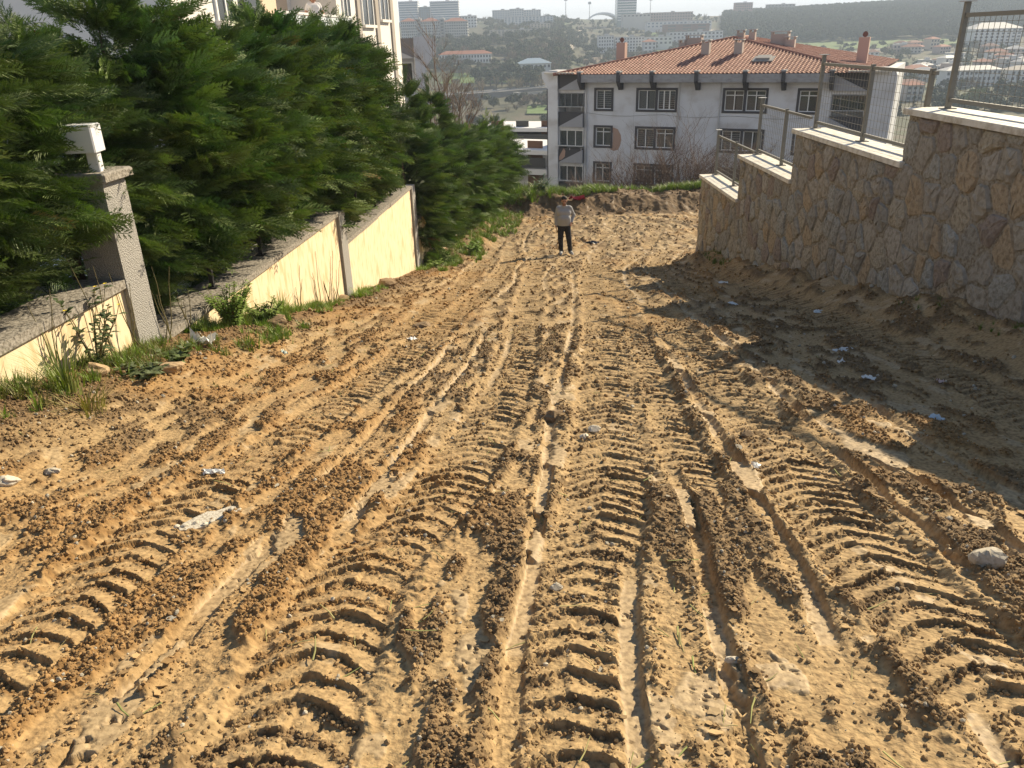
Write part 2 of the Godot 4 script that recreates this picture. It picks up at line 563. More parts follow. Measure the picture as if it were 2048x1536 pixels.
func make_ground() -> void:
	var soil := StandardMaterial3D.new()
	soil.resource_name = "soil"
	soil.vertex_color_use_as_albedo = true
	soil.roughness = 0.95
	soil.albedo_texture = tex_grain
	soil.uv1_triplanar = true
	soil.uv1_world_triplanar = true
	soil.uv1_scale = Vector3.ONE * 1.7
	soil.heightmap_enabled = true
	soil.heightmap_texture = tex_bump
	soil.heightmap_scale = 0.8
	var clay: StandardMaterial3D = soil.duplicate()
	clay.resource_name = "smeared_clay"
	clay.roughness = 0.68
	clay.heightmap_scale = 0.25
	mats["soil"] = soil
	mats["clay"] = clay
	var am := ArrayMesh.new()
	var k := 0
	for a in [[-3.4, 3.6, 1.15, 4.2, 0.0085, 0.0085, 0.0], [-6.0, 6.0, 4.16, 9.2, 0.02, 0.02, 0.002], [-6.0, 6.0, 9.1, 22.0, 0.045, 0.03, 0.004], [-14.0, 26.0, 40.0, 62.0, 0.3, 0.25, 0.008], [-14.0, -3.9, 21.8, 40.2, 0.2, 0.15, 0.008], [12.9, 26.0, 21.8, 40.2, 0.2, 0.15, 0.008], [-4.0, 13.0, 21.8, 40.2, 0.05, 0.055, 0.008], [-6.0, -3.35, 1.0, 4.2, 0.03, 0.03, 0.004], [3.55, 6.0, 1.0, 4.2, 0.03, 0.03, 0.004], [-6.0, 6.0, -8.0, 1.2, 0.08, 0.08, 0.01]]:
		var r := ground_patch(a[0], a[1], a[2], a[3], a[4], a[5], a[6])
		for w in 2:
			if (r[3 + w] as PackedInt32Array).is_empty(): continue
			var A := []
			A.resize(Mesh.ARRAY_MAX)
			A[Mesh.ARRAY_VERTEX] = r[0]
			A[Mesh.ARRAY_NORMAL] = r[1]
			A[Mesh.ARRAY_COLOR] = r[2]
			A[Mesh.ARRAY_INDEX] = r[3 + w]
			am.add_surface_from_arrays(Mesh.PRIMITIVE_TRIANGLES, A)
			am.surface_set_material(k, clay if w == 1 else soil)
			k += 1
	var o := MeshInstance3D.new()
	o.name = numbered("dirt_lane")
	o.mesh = am
	add_child(o, true)
	struct(o)
	make_clods()

func clod_mesh(sd: int, flat: float) -> ArrayMesh:
	# a small lump: an icosahedron pushed about
	var t := 1.618
	var P := [Vector3(-1, t, 0), Vector3(1, t, 0), Vector3(-1, -t, 0), Vector3(1, -t, 0), Vector3(0, -1, t), Vector3(0, 1, t), Vector3(0, -1, -t), Vector3(0, 1, -t), Vector3(t, 0, -1), Vector3(t, 0, 1), Vector3(-t, 0, -1), Vector3(-t, 0, 1)]
	var F := [0, 11, 5, 0, 5, 1, 0, 1, 7, 0, 7, 10, 0, 10, 11, 1, 5, 9, 5, 11, 4, 11, 10, 2, 10, 7, 6, 7, 1, 8, 3, 9, 4, 3, 4, 2, 3, 2, 6, 3, 6, 8, 3, 8, 9, 4, 9, 5, 2, 4, 11, 6, 2, 10, 8, 6, 7, 9, 8, 1]
	var r := RandomNumberGenerator.new()
	r.seed = sd
	var mb := MB.new()
	for i in 12:
		P[i] = P[i].normalized() * r.randf_range(0.62, 1.12) * Vector3(1, flat, r.randf_range(0.75, 1.0))
	for i in range(0, 60, 3): mb.tri(P[F[i]], P[F[i + 2]], P[F[i + 1]])
	return mb.mesh()

func flake_mesh(sd: int) -> ArrayMesh:
	# a thin ragged plate of dried mud
	var r := RandomNumberGenerator.new()
	r.seed = sd
	var n := 8
	var top := []
	for i in n:
		var a := TAU * i / n
		top.append(Vector3(cos(a), r.randf_range(0.0, 0.12), sin(a) * 0.7) * r.randf_range(0.42, 1.15))
	var mb := MB.new()
	var lo := Vector3(0, -0.2, 0)
	for i in n:
		var a: Vector3 = top[i]
		var b: Vector3 = top[(i + 1) % n]
		mb.tri(Vector3(0, 0.06, 0), a, b)
		mb.quad(a, a * 0.85 + lo, b * 0.85 + lo, b)
	return mb.mesh()

func make_clods() -> void:
	var r := RandomNumberGenerator.new()
	r.seed = 99
	var shapes := [clod_mesh(1, 0.75), clod_mesh(2, 0.85), clod_mesh(3, 0.65), flake_mesh(4), flake_mesh(5)]
	var xf := [[], [], [], [], []]
	var cols := [[], [], [], [], []]
	var m := StandardMaterial3D.new()
	m.resource_name = "clods"
	m.vertex_color_use_as_albedo = true
	m.roughness = 0.95
	# bands: from, to, number, smallest, largest
	for b in [[1.2, 3.0, 90000, 0.0024, 0.014], [3.0, 5.5, 60000, 0.004, 0.019], [5.5, 10.0, 30000, 0.008, 0.028], [10.0, 24.0, 14000, 0.010, 0.045], [24.0, 37.5, 6000, 0.015, 0.07]]:
		# sorted by D in thin slices, so that set_row is rarely needed
		var slices := 120
		for s in slices:
			var D: float = b[0] + (b[1] - b[0]) * (s + 0.5) / slices
			set_row(D)
			var step: float = (b[1] - b[0]) / slices
			for q in int(b[2] / slices):
				var x0 := maxf(-0.80 * D - 0.6, left_edge(D) + 0.1)
				var x1 := minf(0.80 * D + 0.6, 5.0 if D < 21 else 12.0)
				var x := r.randf_range(x0, x1)
				var DD := D + r.randf_range(-0.5, 0.5) * step
				soil_at(x, DD)
				if r.randf() > 0.05 + 0.95 * maxf(g_loose, 0.5 * g_shoulder): continue
				if g_clay > 0.4 and r.randf() < 0.8: continue
				var sz: float = lerpf(b[3], b[4], pow(r.randf(), 3.2))
				var kind := r.randi() % 3
				var flake := r.randf() < (0.04 + 0.14 * g_shoulder) * (1.0 if D < 9.0 else 0.4)
				if flake: kind = 3 + r.randi() % 2
				var basis: Basis
				if flake:
					sz *= 1.3 + 1.0 * g_shoulder * r.randf()
					basis = Basis(Vector3(r.randf_range(-1, 1), 0, r.randf_range(-1, 1)).normalized(), r.randf_range(0, 0.5)) * Basis(Vector3.UP, r.randf() * TAU)
				else:
					basis = Basis(Vector3(r.randf_range(-1, 1), r.randf_range(-1, 1), r.randf_range(-1, 1)).normalized(), r.randf() * TAU)
				basis = basis.scaled(Vector3.ONE * sz)
				xf[kind].append(Transform3D(basis, Vector3(x, land(x, DD) + g_h + sz * 0.25, -DD)))
				var k := g_col.lerp(Color(0.23, 0.145, 0.066), 0.55 if D < 10.0 else 0.2) * r.randf_range(0.75, 1.25)
				if flake: k = k.lerp(g_col, 0.6)
				if r.randf() < 0.03: k = Color(0.42, 0.38, 0.3) * r.randf_range(0.7, 1.1)
				cols[kind].append(k)
	for i in 5:
		var o := copies("soil_crumbs" if i < 3 else "dried_mud_flakes", shapes[i], m, xf[i], cols[i])
		stuff(o)
		tag(o, "loose brown crumbs of soil scattered over the lane" if i < 3 else "thin flakes of dried mud on the lane", "soil")

# ---------------------------------------------------------------- the rendered wall on the left
# local axes: u along the wall (ahead), w across it towards the lane
func wl(D: float, w: float, y: float) -> Vector3:
	# a point on the left wall: w metres out from its face
	return Vector3(left_edge(D) + w * 0.995, y, -D + w * 0.1)

var CAPS := [[0.6, 7.25, -2.02], [7.62, 13.95, -2.77], [14.3, 20.1, -3.37], [20.45, 26.2, -4.35], [26.55, 33.0, -5.6]]
var PILLARS := [7.435, 14.125, 20.275, 26.375]

func wbox(mb: MB, d0: float, d1: float, w0: float, w1: float, y0: float, y1: float) -> void:
	var z := Vector3(0.1, 0, -1).normalized()
	var x := Vector3(1, 0, 0.1).normalized()
	var a := wl(d0, 0, 0)
	var b := wl(d1, 0, 0)
	var mid := (a + b) * 0.5 + x * (w0 + w1) * 0.5
	mid.y = (y0 + y1) * 0.5
	mb.box(mid, Vector3(absf(w1 - w0), absf(y1 - y0), a.distance_to(b)), Basis(x, Vector3.UP, x.cross(Vector3.UP)))

func make_left_wall() -> void:
	var stain := noise_tex(0.012, 5, [[0.0, Color(0.86, 0.80, 0.69)], [0.35, Color(0.96, 0.935, 0.89)], [0.5, Color(1, 1, 1)], [0.7, Color(0.98, 0.97, 0.95)], [1.0, Color(0.90, 0.85, 0.76)]], 512, 21)
	var plaster := grain("cream_plaster", [0.73, 0.615, 0.43], 0.9, stain, 0.35, tex_bump, 0.25)
	plaster.uv1_scale = Vector3(0.8, 0.22, 0.8)
	var speck := noise_tex(0.22, 2, [[0.0, Color(0.55, 0.55, 0.55)], [0.4, Color(0.86, 0.86, 0.86)], [0.6, Color(1, 1, 1)], [1.0, Color(0.75, 0.75, 0.75)]], 256, 22)
	var render := grain("grey_render", [0.42, 0.405, 0.38], 0.92, speck, 3.0, tex_bump, 1.2)
	var slab_tex := noise_tex(0.03, 5, [[0.0, Color(0.45, 0.43, 0.40)], [0.5, Color(0.85, 0.84, 0.82)], [1.0, Color(1, 1, 1)]], 512, 23)
	var concrete := grain("cap_concrete", [0.36, 0.335, 0.30], 0.93, slab_tex, 1.3, tex_bump, 0.8)
	var t := thing("boundary_wall", "cream rendered garden wall with grey pillars stepping down below the hedge", "wall")
	for s in CAPS:
		var mb := MB.new()
		var foot: float = minf(land(left_edge(s[1]), s[1]), land(left_edge(s[0]), s[0])) - 0.4
		wbox(mb, s[0] - 0.2, s[1] + 0.2, -0.22, 0.0, foot, s[2] - 0.085)
		obj("panel", mb, plaster, t)
		# the coping is laid in slabs, a little uneven
		var n := int(round((s[1] - s[0]) / 1.06))
		for i in n:
			var a: float = lerpf(s[0], s[1], float(i) / n)
			var b: float = lerpf(s[0], s[1], float(i + 1) / n)
			var c := MB.new()
			var dy := rnd(-0.006, 0.006)
			wbox(c, a + 0.004, b - 0.004, -0.46, 0.045 + rnd(-0.008, 0.008), s[2] - 0.083 + dy, s[2] + dy)
			obj("coping_slab", c, concrete, t)
	for i in PILLARS.size():
		var D: float = PILLARS[i]
		var top: float = CAPS[i][2] + (0.92 if i == 0 else -0.03)
		var p := MB.new()
		wbox(p, D - 0.185, D + 0.185, -0.33, 0.05, land(left_edge(D), D) - 0.5, top)
		var pl := obj("pillar", p, render, t)
		if i == 0:
			var c := MB.new()
			var x := Vector3(1, 0, 0.1).normalized()
			c.cbox(wl(D, -0.14, top + 0.04), Vector3(0.52, 0.08, 0.50), 0.015, Basis(x, Vector3.UP, x.cross(Vector3.UP)))
			obj("pillar_cap", c, concrete, pl)
	# the iron posts of a railing that the hedge has swallowed
	var iron := mat("black_iron", 0.02, 0.02, 0.022, 0.6)
	for s in CAPS:
		var n := 4
		for k in n:
			var mb := MB.new()
			var D: float = lerpf(s[0], s[1], (k + 0.12) / n)
			mb.box(wl(D, -0.2, s[2] + 0.3), Vector3(0.05, 0.6, 0.05))
			mb.box(wl(D, -0.2, s[2] + 0.008), Vector3(0.13, 0.012, 0.13))
			obj("railing_post", mb, iron, t)
	# a lamp housing of white sheet metal standing on the tall pillar
	var L := thing("lamp_housing", "white square metal lamp housing standing on the tall grey pillar in the hedge", "lamp", wl(7.36, -0.04, -1.02), 0.1)
	var white := mat("white_sheet", 0.62, 0.63, 0.66, 0.45)
	var mb2 := MB.new()
	mb2.cbox(Vector3(0, 0.09, 0), Vector3(0.10, 0.18, 0.10), 0.008)
	obj("stem", mb2, white, L)
	var mb3 := MB.new()
	mb3.cbox(Vector3(-0.05, 0.30, 0.03), Vector3(0.27, 0.24, 0.25), 0.012)
	obj("housing", mb3, white, L)
	# the garden behind the wall, level with the coping
	var e := MB.new()
	for s in CAPS:
		var a := wl(s[0] - 0.2, -0.44, s[2] - 0.12)
		var b := wl(s[1] + 0.2, -0.44, s[2] - 0.12)
		e.quad(a, a + Vector3(-14, 0, 0), b + Vector3(-14, 0, 0), b)
	var ge := obj("garden_soil", e, mats["soil"])
	struct(ge)

# ---------------------------------------------------------------- the stone wall on the right
const WX := 5.07
var STEPS := [[16.95, 20.3, -3.35], [13.85, 17.1, -2.42], [10.0, 14.0, -1.57], [6.5, 10.15, -0.93], [3.0, 6.65, -0.38], [-1.0, 3.15, 0.2]]

func wall_top(D: float) -> float:
	for s in STEPS:
		if D >= s[0] + 0.08 or s == STEPS[5]: return s[2] - 0.07
	return 0.0

func stone_face(poly: PackedVector2Array, lift: float, r: RandomNumberGenerator) -> ArrayMesh:
	# poly in (D, y); a rough dressed face proud of the mortar, edges broken
	var c := Vector2.ZERO
	for p in poly: c += p
	c /= poly.size()
	var ring0 := []
	var ring1 := []
	var ring2 := []
	var n := poly.size()
	var tilt := Vector2(r.randf_range(-0.06, 0.06), r.randf_range(-0.06, 0.06))
	for p in poly:
		var d := p - c
		var l := d.length()
		var i1 := c + d * (1.0 - 0.022 / maxf(l, 0.06))
		var i2 := c + d * 0.5 + Vector2(r.randf_range(-0.02, 0.02), r.randf_range(-0.02, 0.02))
		ring0.append(Vector3(WX + 0.01, p.y, -p.x))
		ring1.append(Vector3(WX - lift * r.randf_range(0.55, 1.0) - tilt.dot(i1 - c), i1.y, -i1.x))
		ring2.append(Vector3(WX - lift * r.randf_range(0.9, 1.7) - tilt.dot(i2 - c), i2.y, -i2.x))
	var m := Vector3(WX - lift * r.randf_range(1.0, 1.7), c.y, -c.x)
	var mb := MB.new()
	for i in n:
		var j := (i + 1) % n
		mb.quad(ring0[i], ring0[j], ring1[j], ring1[i])
		mb.quad(ring1[i], ring1[j], ring2[j], ring2[i])
		mb.tri(m, ring2[i], ring2[j])
	return mb.mesh()

func make_right_wall() -> void:
	var r := RandomNumberGenerator.new()
	r.seed = 41
	var t := thing("stone_wall", "tall rubble stone retaining wall with stepped top along the right of the lane", "wall")
	var mort_tex := noise_tex(0.02, 5, [[0.0, Color(0.62, 0.56, 0.46)], [0.5, Color(0.90, 0.87, 0.82)], [1.0, Color(1, 1, 1)]], 512, 43)
	var mortar := grain("mortar", [0.34, 0.325, 0.29], 0.95, mort_tex, 1.4, tex_bump, 1.0)
	# the core, in steps, with mortar for its face
	for s in STEPS:
		var mb := MB.new()
		var a: float = s[0] + 0.075
		var b: float = s[1] if s == STEPS[0] else STEPS[STEPS.find(s) - 1][0] + 0.075
		mb.box(Vector3(WX + 0.25, (s[2] - 0.07 - 7.5) * 0.5, -(a + b) * 0.5), Vector3(0.5, s[2] - 0.07 + 7.5, b - a))
		obj("wall_core", mb, mortar, t)
	# stones: cells of scattered points, split at the steps' edges
	var seeds := []
	var D := 4.6
	while D < 20.6:
		var y := -6.5 + r.randf_range(0, 0.3)
		var w := r.randf_range(0.25, 0.42)
		while y < 0.3:
			var h := r.randf_range(0.26, 0.52)
			seeds.append(Vector2(D + r.randf_range(-0.11, 0.11), y + r.randf_range(-0.08, 0.08)))
			y += h
		D += w
	var tones := [[0.32, 0.30, 0.26], [0.295, 0.28, 0.25], [0.345, 0.33, 0.30], [0.265, 0.26, 0.24], [0.35, 0.29, 0.21], [0.255, 0.22, 0.20], [0.31, 0.315, 0.30], [0.345, 0.32, 0.265]]
	var tex := noise_tex(0.018, 6, [[0.0, Color(0.70, 0.66, 0.60)], [0.4, Color(0.90, 0.88, 0.85)], [0.6, Color(1, 0.99, 0.97)], [1.0, Color(0.90, 0.88, 0.84)]], 512, 44)
	var sm := []
	for i in tones.size(): sm.append(grain("stone_%d" % i, [tones[i][0] * 1.12, tones[i][1] * 1.12, tones[i][2] * 1.12], 0.9, tex, 0.8 + 0.1 * i, tex_bump, 1.0))
	var made := []
	for i in seeds.size():
		var p: Vector2 = seeds[i]
		var floor_y := land(WX - 0.03, p.x) - 0.25
		if p.y < floor_y - 0.2 or p.y > wall_top(p.x) + 0.3: continue
		var poly := PackedVector2Array([p + Vector2(-0.45, -0.5), p + Vector2(0.45, -0.5), p + Vector2(0.45, 0.5), p + Vector2(-0.45, 0.5)])
		for j in seeds.size():
			if i == j: continue
			var q: Vector2 = seeds[j]
			if absf(q.x - p.x) > 0.95 or absf(q.y - p.y) > 1.05: continue
			var nn := (q - p).normalized()
			var mid := (p + q) * 0.5 - nn * r.randf_range(0.006, 0.016)
			poly = cut(poly, mid, nn)
			if poly.is_empty(): break
		if poly.size() < 3: continue
		# trim to the wall's outline
		var tp := wall_top(p.x)
		poly = cut(poly, Vector2(0, tp - 0.01), Vector2(0, 1))
		poly = cut(poly, Vector2(20.29, 0), Vector2(1, 0))
		for s in STEPS:
			if s[0] > 4.0 and absf(p.x - s[0] - 0.075) < 0.5:
				if p.x > s[0] + 0.075: poly = cut(poly, Vector2(s[0] + 0.085, 0), Vector2(-1, 0))
		if poly.size() < 3: continue
		poly = roughen(poly, r)
		var area := 0.0
		for k in poly.size(): area += poly[k].cross(poly[(k + 1) % poly.size()]) * 0.5
		if absf(area) < 0.012: continue
		made.append([absf(area) / (p.x * p.x) * (0.0 if p.x < 6.8 else 1.0), poly])
	made.sort_custom(func(a, b): return a[0] > b[0])
	var rest := []
	for i in sm.size(): rest.append(MB.new())
	for i in made.size():
		var me := stone_face(made[i][1], r.randf_range(0.008, 0.035), r)
		var k := r.randi() % sm.size()
		if i < 290: part("stone", me, sm[k], t)
		else:
			var A := me.surface_get_arrays(0)
			rest[k].v.append_array(A[Mesh.ARRAY_VERTEX])
			rest[k].n.append_array(A[Mesh.ARRAY_NORMAL])
	for k in rest.size():
		if rest[k].v.size() > 0: stuff(obj("small_stones", rest[k], sm[k], t))
	# the far end of the wall shows a row of quoins
	# coping: pale marble slabs
	var vein := noise_tex(0.012, 5, [[0.0, Color(0.80, 0.77, 0.72)], [0.5, Color(0.96, 0.95, 0.93)], [1.0, Color(1, 1, 1)]], 512, 45)
	var marble := grain("pale_marble", [0.74, 0.71, 0.64], 0.55, vein, 0.9)
	for s in STEPS:
		var a: float = s[0]
		var n := maxi(2, int(round((s[1] - s[0]) / 1.1)))
		for i in n:
			var c := MB.new()
			var b0 := lerpf(a, s[1], float(i) / n)
			var b1 := lerpf(a, s[1], float(i + 1) / n)
			if s == STEPS[0] and i == n - 1: b1 += 0.05
			c.cbox(Vector3(WX + 0.235, s[2] - 0.035, -(b0 + b1) * 0.5), Vector3(0.60, 0.07, b1 - b0 - 0.004), 0.006)
			obj("coping_slab", c, marble, t)
	make_fences()

func cut(poly: PackedVector2Array, o: Vector2, nrm: Vector2) -> PackedVector2Array:
	# keep what lies behind the line through o with normal nrm
	var out := PackedVector2Array()
	for i in poly.size():
		var a := poly[i]
		var b := poly[(i + 1) % poly.size()]
		var da := (a - o).dot(nrm)
		var db := (b - o).dot(nrm)
		if da <= 0: out.append(a)
		if (da < 0 and db > 0) or (da > 0 and db < 0): out.append(a.lerp(b, da / (da - db)))
	return out

func roughen(poly: PackedVector2Array, r: RandomNumberGenerator) -> PackedVector2Array:
	var out := PackedVector2Array()
	for i in poly.size():
		var a := poly[i]
		var b := poly[(i + 1) % poly.size()]
		var l := a.distance_to(b)
		if l < 0.03: continue
		var nn := (b - a).orthogonal() / l
		# corners are knocked off
		out.append(a.lerp(b, minf(0.25, 0.025 / l)))
		if l > 0.16: out.append(a.lerp(b, r.randf_range(0.35, 0.65)) + nn * r.randf_range(-0.018, 0.010))
		out.append(a.lerp(b, 1.0 - minf(0.25, 0.025 / l)))
	return out

func make_fences() -> void:
	var steel := mat("fence_steel", 0.20, 0.19, 0.165, 0.5, 0.35)
	var capm := mat("post_cap", 0.42, 0.42, 0.40, 0.5)
	var X := WX + 0.33
	# a rail of mesh panels on each step: posts at these D
	var rows := [
		[-3.35, [20.2, 18.55], 17.2, 0.98, "lowest step of the stone wall"],
		[-2.42, [17.0, 15.45], 14.15, 1.02, "second step of the stone wall"],
		[-1.57, [13.95, 12.05, 10.35], 10.2, 1.05, "third step of the stone wall"],
		[-0.93, [9.85, 7.9], 6.6, 1.05, "top step of the stone wall nearest the viewer"]]
	for w in rows:
		var y: float = w[0]
		var H: float = w[3]
		var P: Array = w[1]
		var t := thing("mesh_fence", "grey steel wire mesh fence on the " + w[4], "fence", Vector3(X, y, 0), 0.0, "mesh fences on the stone wall")
		for i in P.size():
			var mb := MB.new()
			var top := H + (0.12 if i == 0 else 0.03)
			mb.box(Vector3(0, top * 0.5, -P[i]), Vector3(0.055, top, 0.055))
			var post := obj("post", mb, steel, t)
			var c := MB.new()
			c.box(Vector3(0, 0.006, -P[i]), Vector3(0.16, 0.012, 0.12))
			obj("base_plate", c, steel, post)
			if i == 0:
				var d := MB.new()
				d.box(Vector3(0, top + 0.005, -P[i]), Vector3(0.14, 0.01, 0.14))
				obj("cap_plate", d, capm, post)
		var e: float = w[2]
		for yy in [0.10, H - 0.02]:
			var mb2 := MB.new()
			mb2.box(Vector3(0, yy, -(P[0] + e) * 0.5), Vector3(0.04, 0.045, P[0] - e - 0.06))
			obj("rail", mb2, steel, t)
		var bars := MB.new()
		bars.box(Vector3.ZERO, Vector3(0.0042, H - 0.16, 0.0042))
		var upright := bars.mesh()
		var D: float = P[0] - 0.10
		while D > e + 0.05:
			part("upright_wire", upright, steel, t, Transform3D(Basis(), Vector3(-0.004, (H + 0.08) * 0.5, -D)))
			D -= 0.105
		var yy2 := 0.22
		var lb := MB.new()
		lb.box(Vector3.ZERO, Vector3(0.0042, 0.0042, P[0] - e - 0.06))
		var level := lb.mesh()
		while yy2 < H - 0.06:
			part("level_wire", level, steel, t, Transform3D(Basis(), Vector3(0.004, yy2, -(P[0] + e) * 0.5)))
			yy2 += 0.105

# ---------------------------------------------------------------- the cypress hedge
func spray_mesh(sd: int, n: int, wl: float, wt: float) -> ArrayMesh:
	# a flat plume along +z, one unit long, spread in x, drooping a little
	var r := RandomNumberGenerator.new()
	r.seed = sd
	var mb := MB.new()
	mb.tinted = true
	var at := func(s: float) -> Vector3: return Vector3(0.05 * sin(s * 3.0 + sd), -0.16 * s * s, s)
	mb.col = Color(0.62, 0.60, 0.5)
	for i in 4:
		var a: Vector3 = at.call(i / 4.0)
		var b: Vector3 = at.call((i + 1) / 4.0)
		mb.quad(a + Vector3(-0.010, 0, 0), b + Vector3(-0.006, 0, 0), b + Vector3(0.006, 0, 0), a + Vector3(0.010, 0, 0))
	for i in n:
		var s := 0.10 + 0.86 * i / (n - 1)
		var o: Vector3 = at.call(s)
		for side in [-1, 1]:
			var l := 0.36 * (1.0 - 0.72 * s) * r.randf_range(0.75, 1.15) + 0.07
			var ang := deg_to_rad(r.randf_range(34, 50))
			var d: Vector3 = Vector3(sin(ang) * side, r.randf_range(-0.22, 0.12), cos(ang)).normalized()
			var q := d.cross(Vector3.UP).normalized()
			var tip := o + d * l + Vector3(0, -0.10 * l, 0.05 * l)
			var w := wl
			mb.col = Color(1, 1, 1) * r.randf_range(0.85, 1.12)
			mb.quad(o - q * w * 0.6, o + d * l * 0.55 - q * w, tip, o + d * l * 0.55 + q * w)
			# side twigs
			var k := 3 if l > 0.2 else 2
			for j in k:
				var f := 0.25 + 0.5 * j / k
				var b0 := o + d * l * f
				for s2 in [-1, 1]:
					var dd: Vector3 = (d * 0.8 + q * s2 * 0.62 + Vector3(0, r.randf_range(-0.2, 0.2), 0)).normalized()
					var e: Vector3 = b0 + dd * l * r.randf_range(0.26, 0.42)
					var qq: Vector3 = dd.cross(Vector3.UP).normalized() * wt
					mb.tri(b0 - qq, e, b0 + qq)
	return mb.mesh()

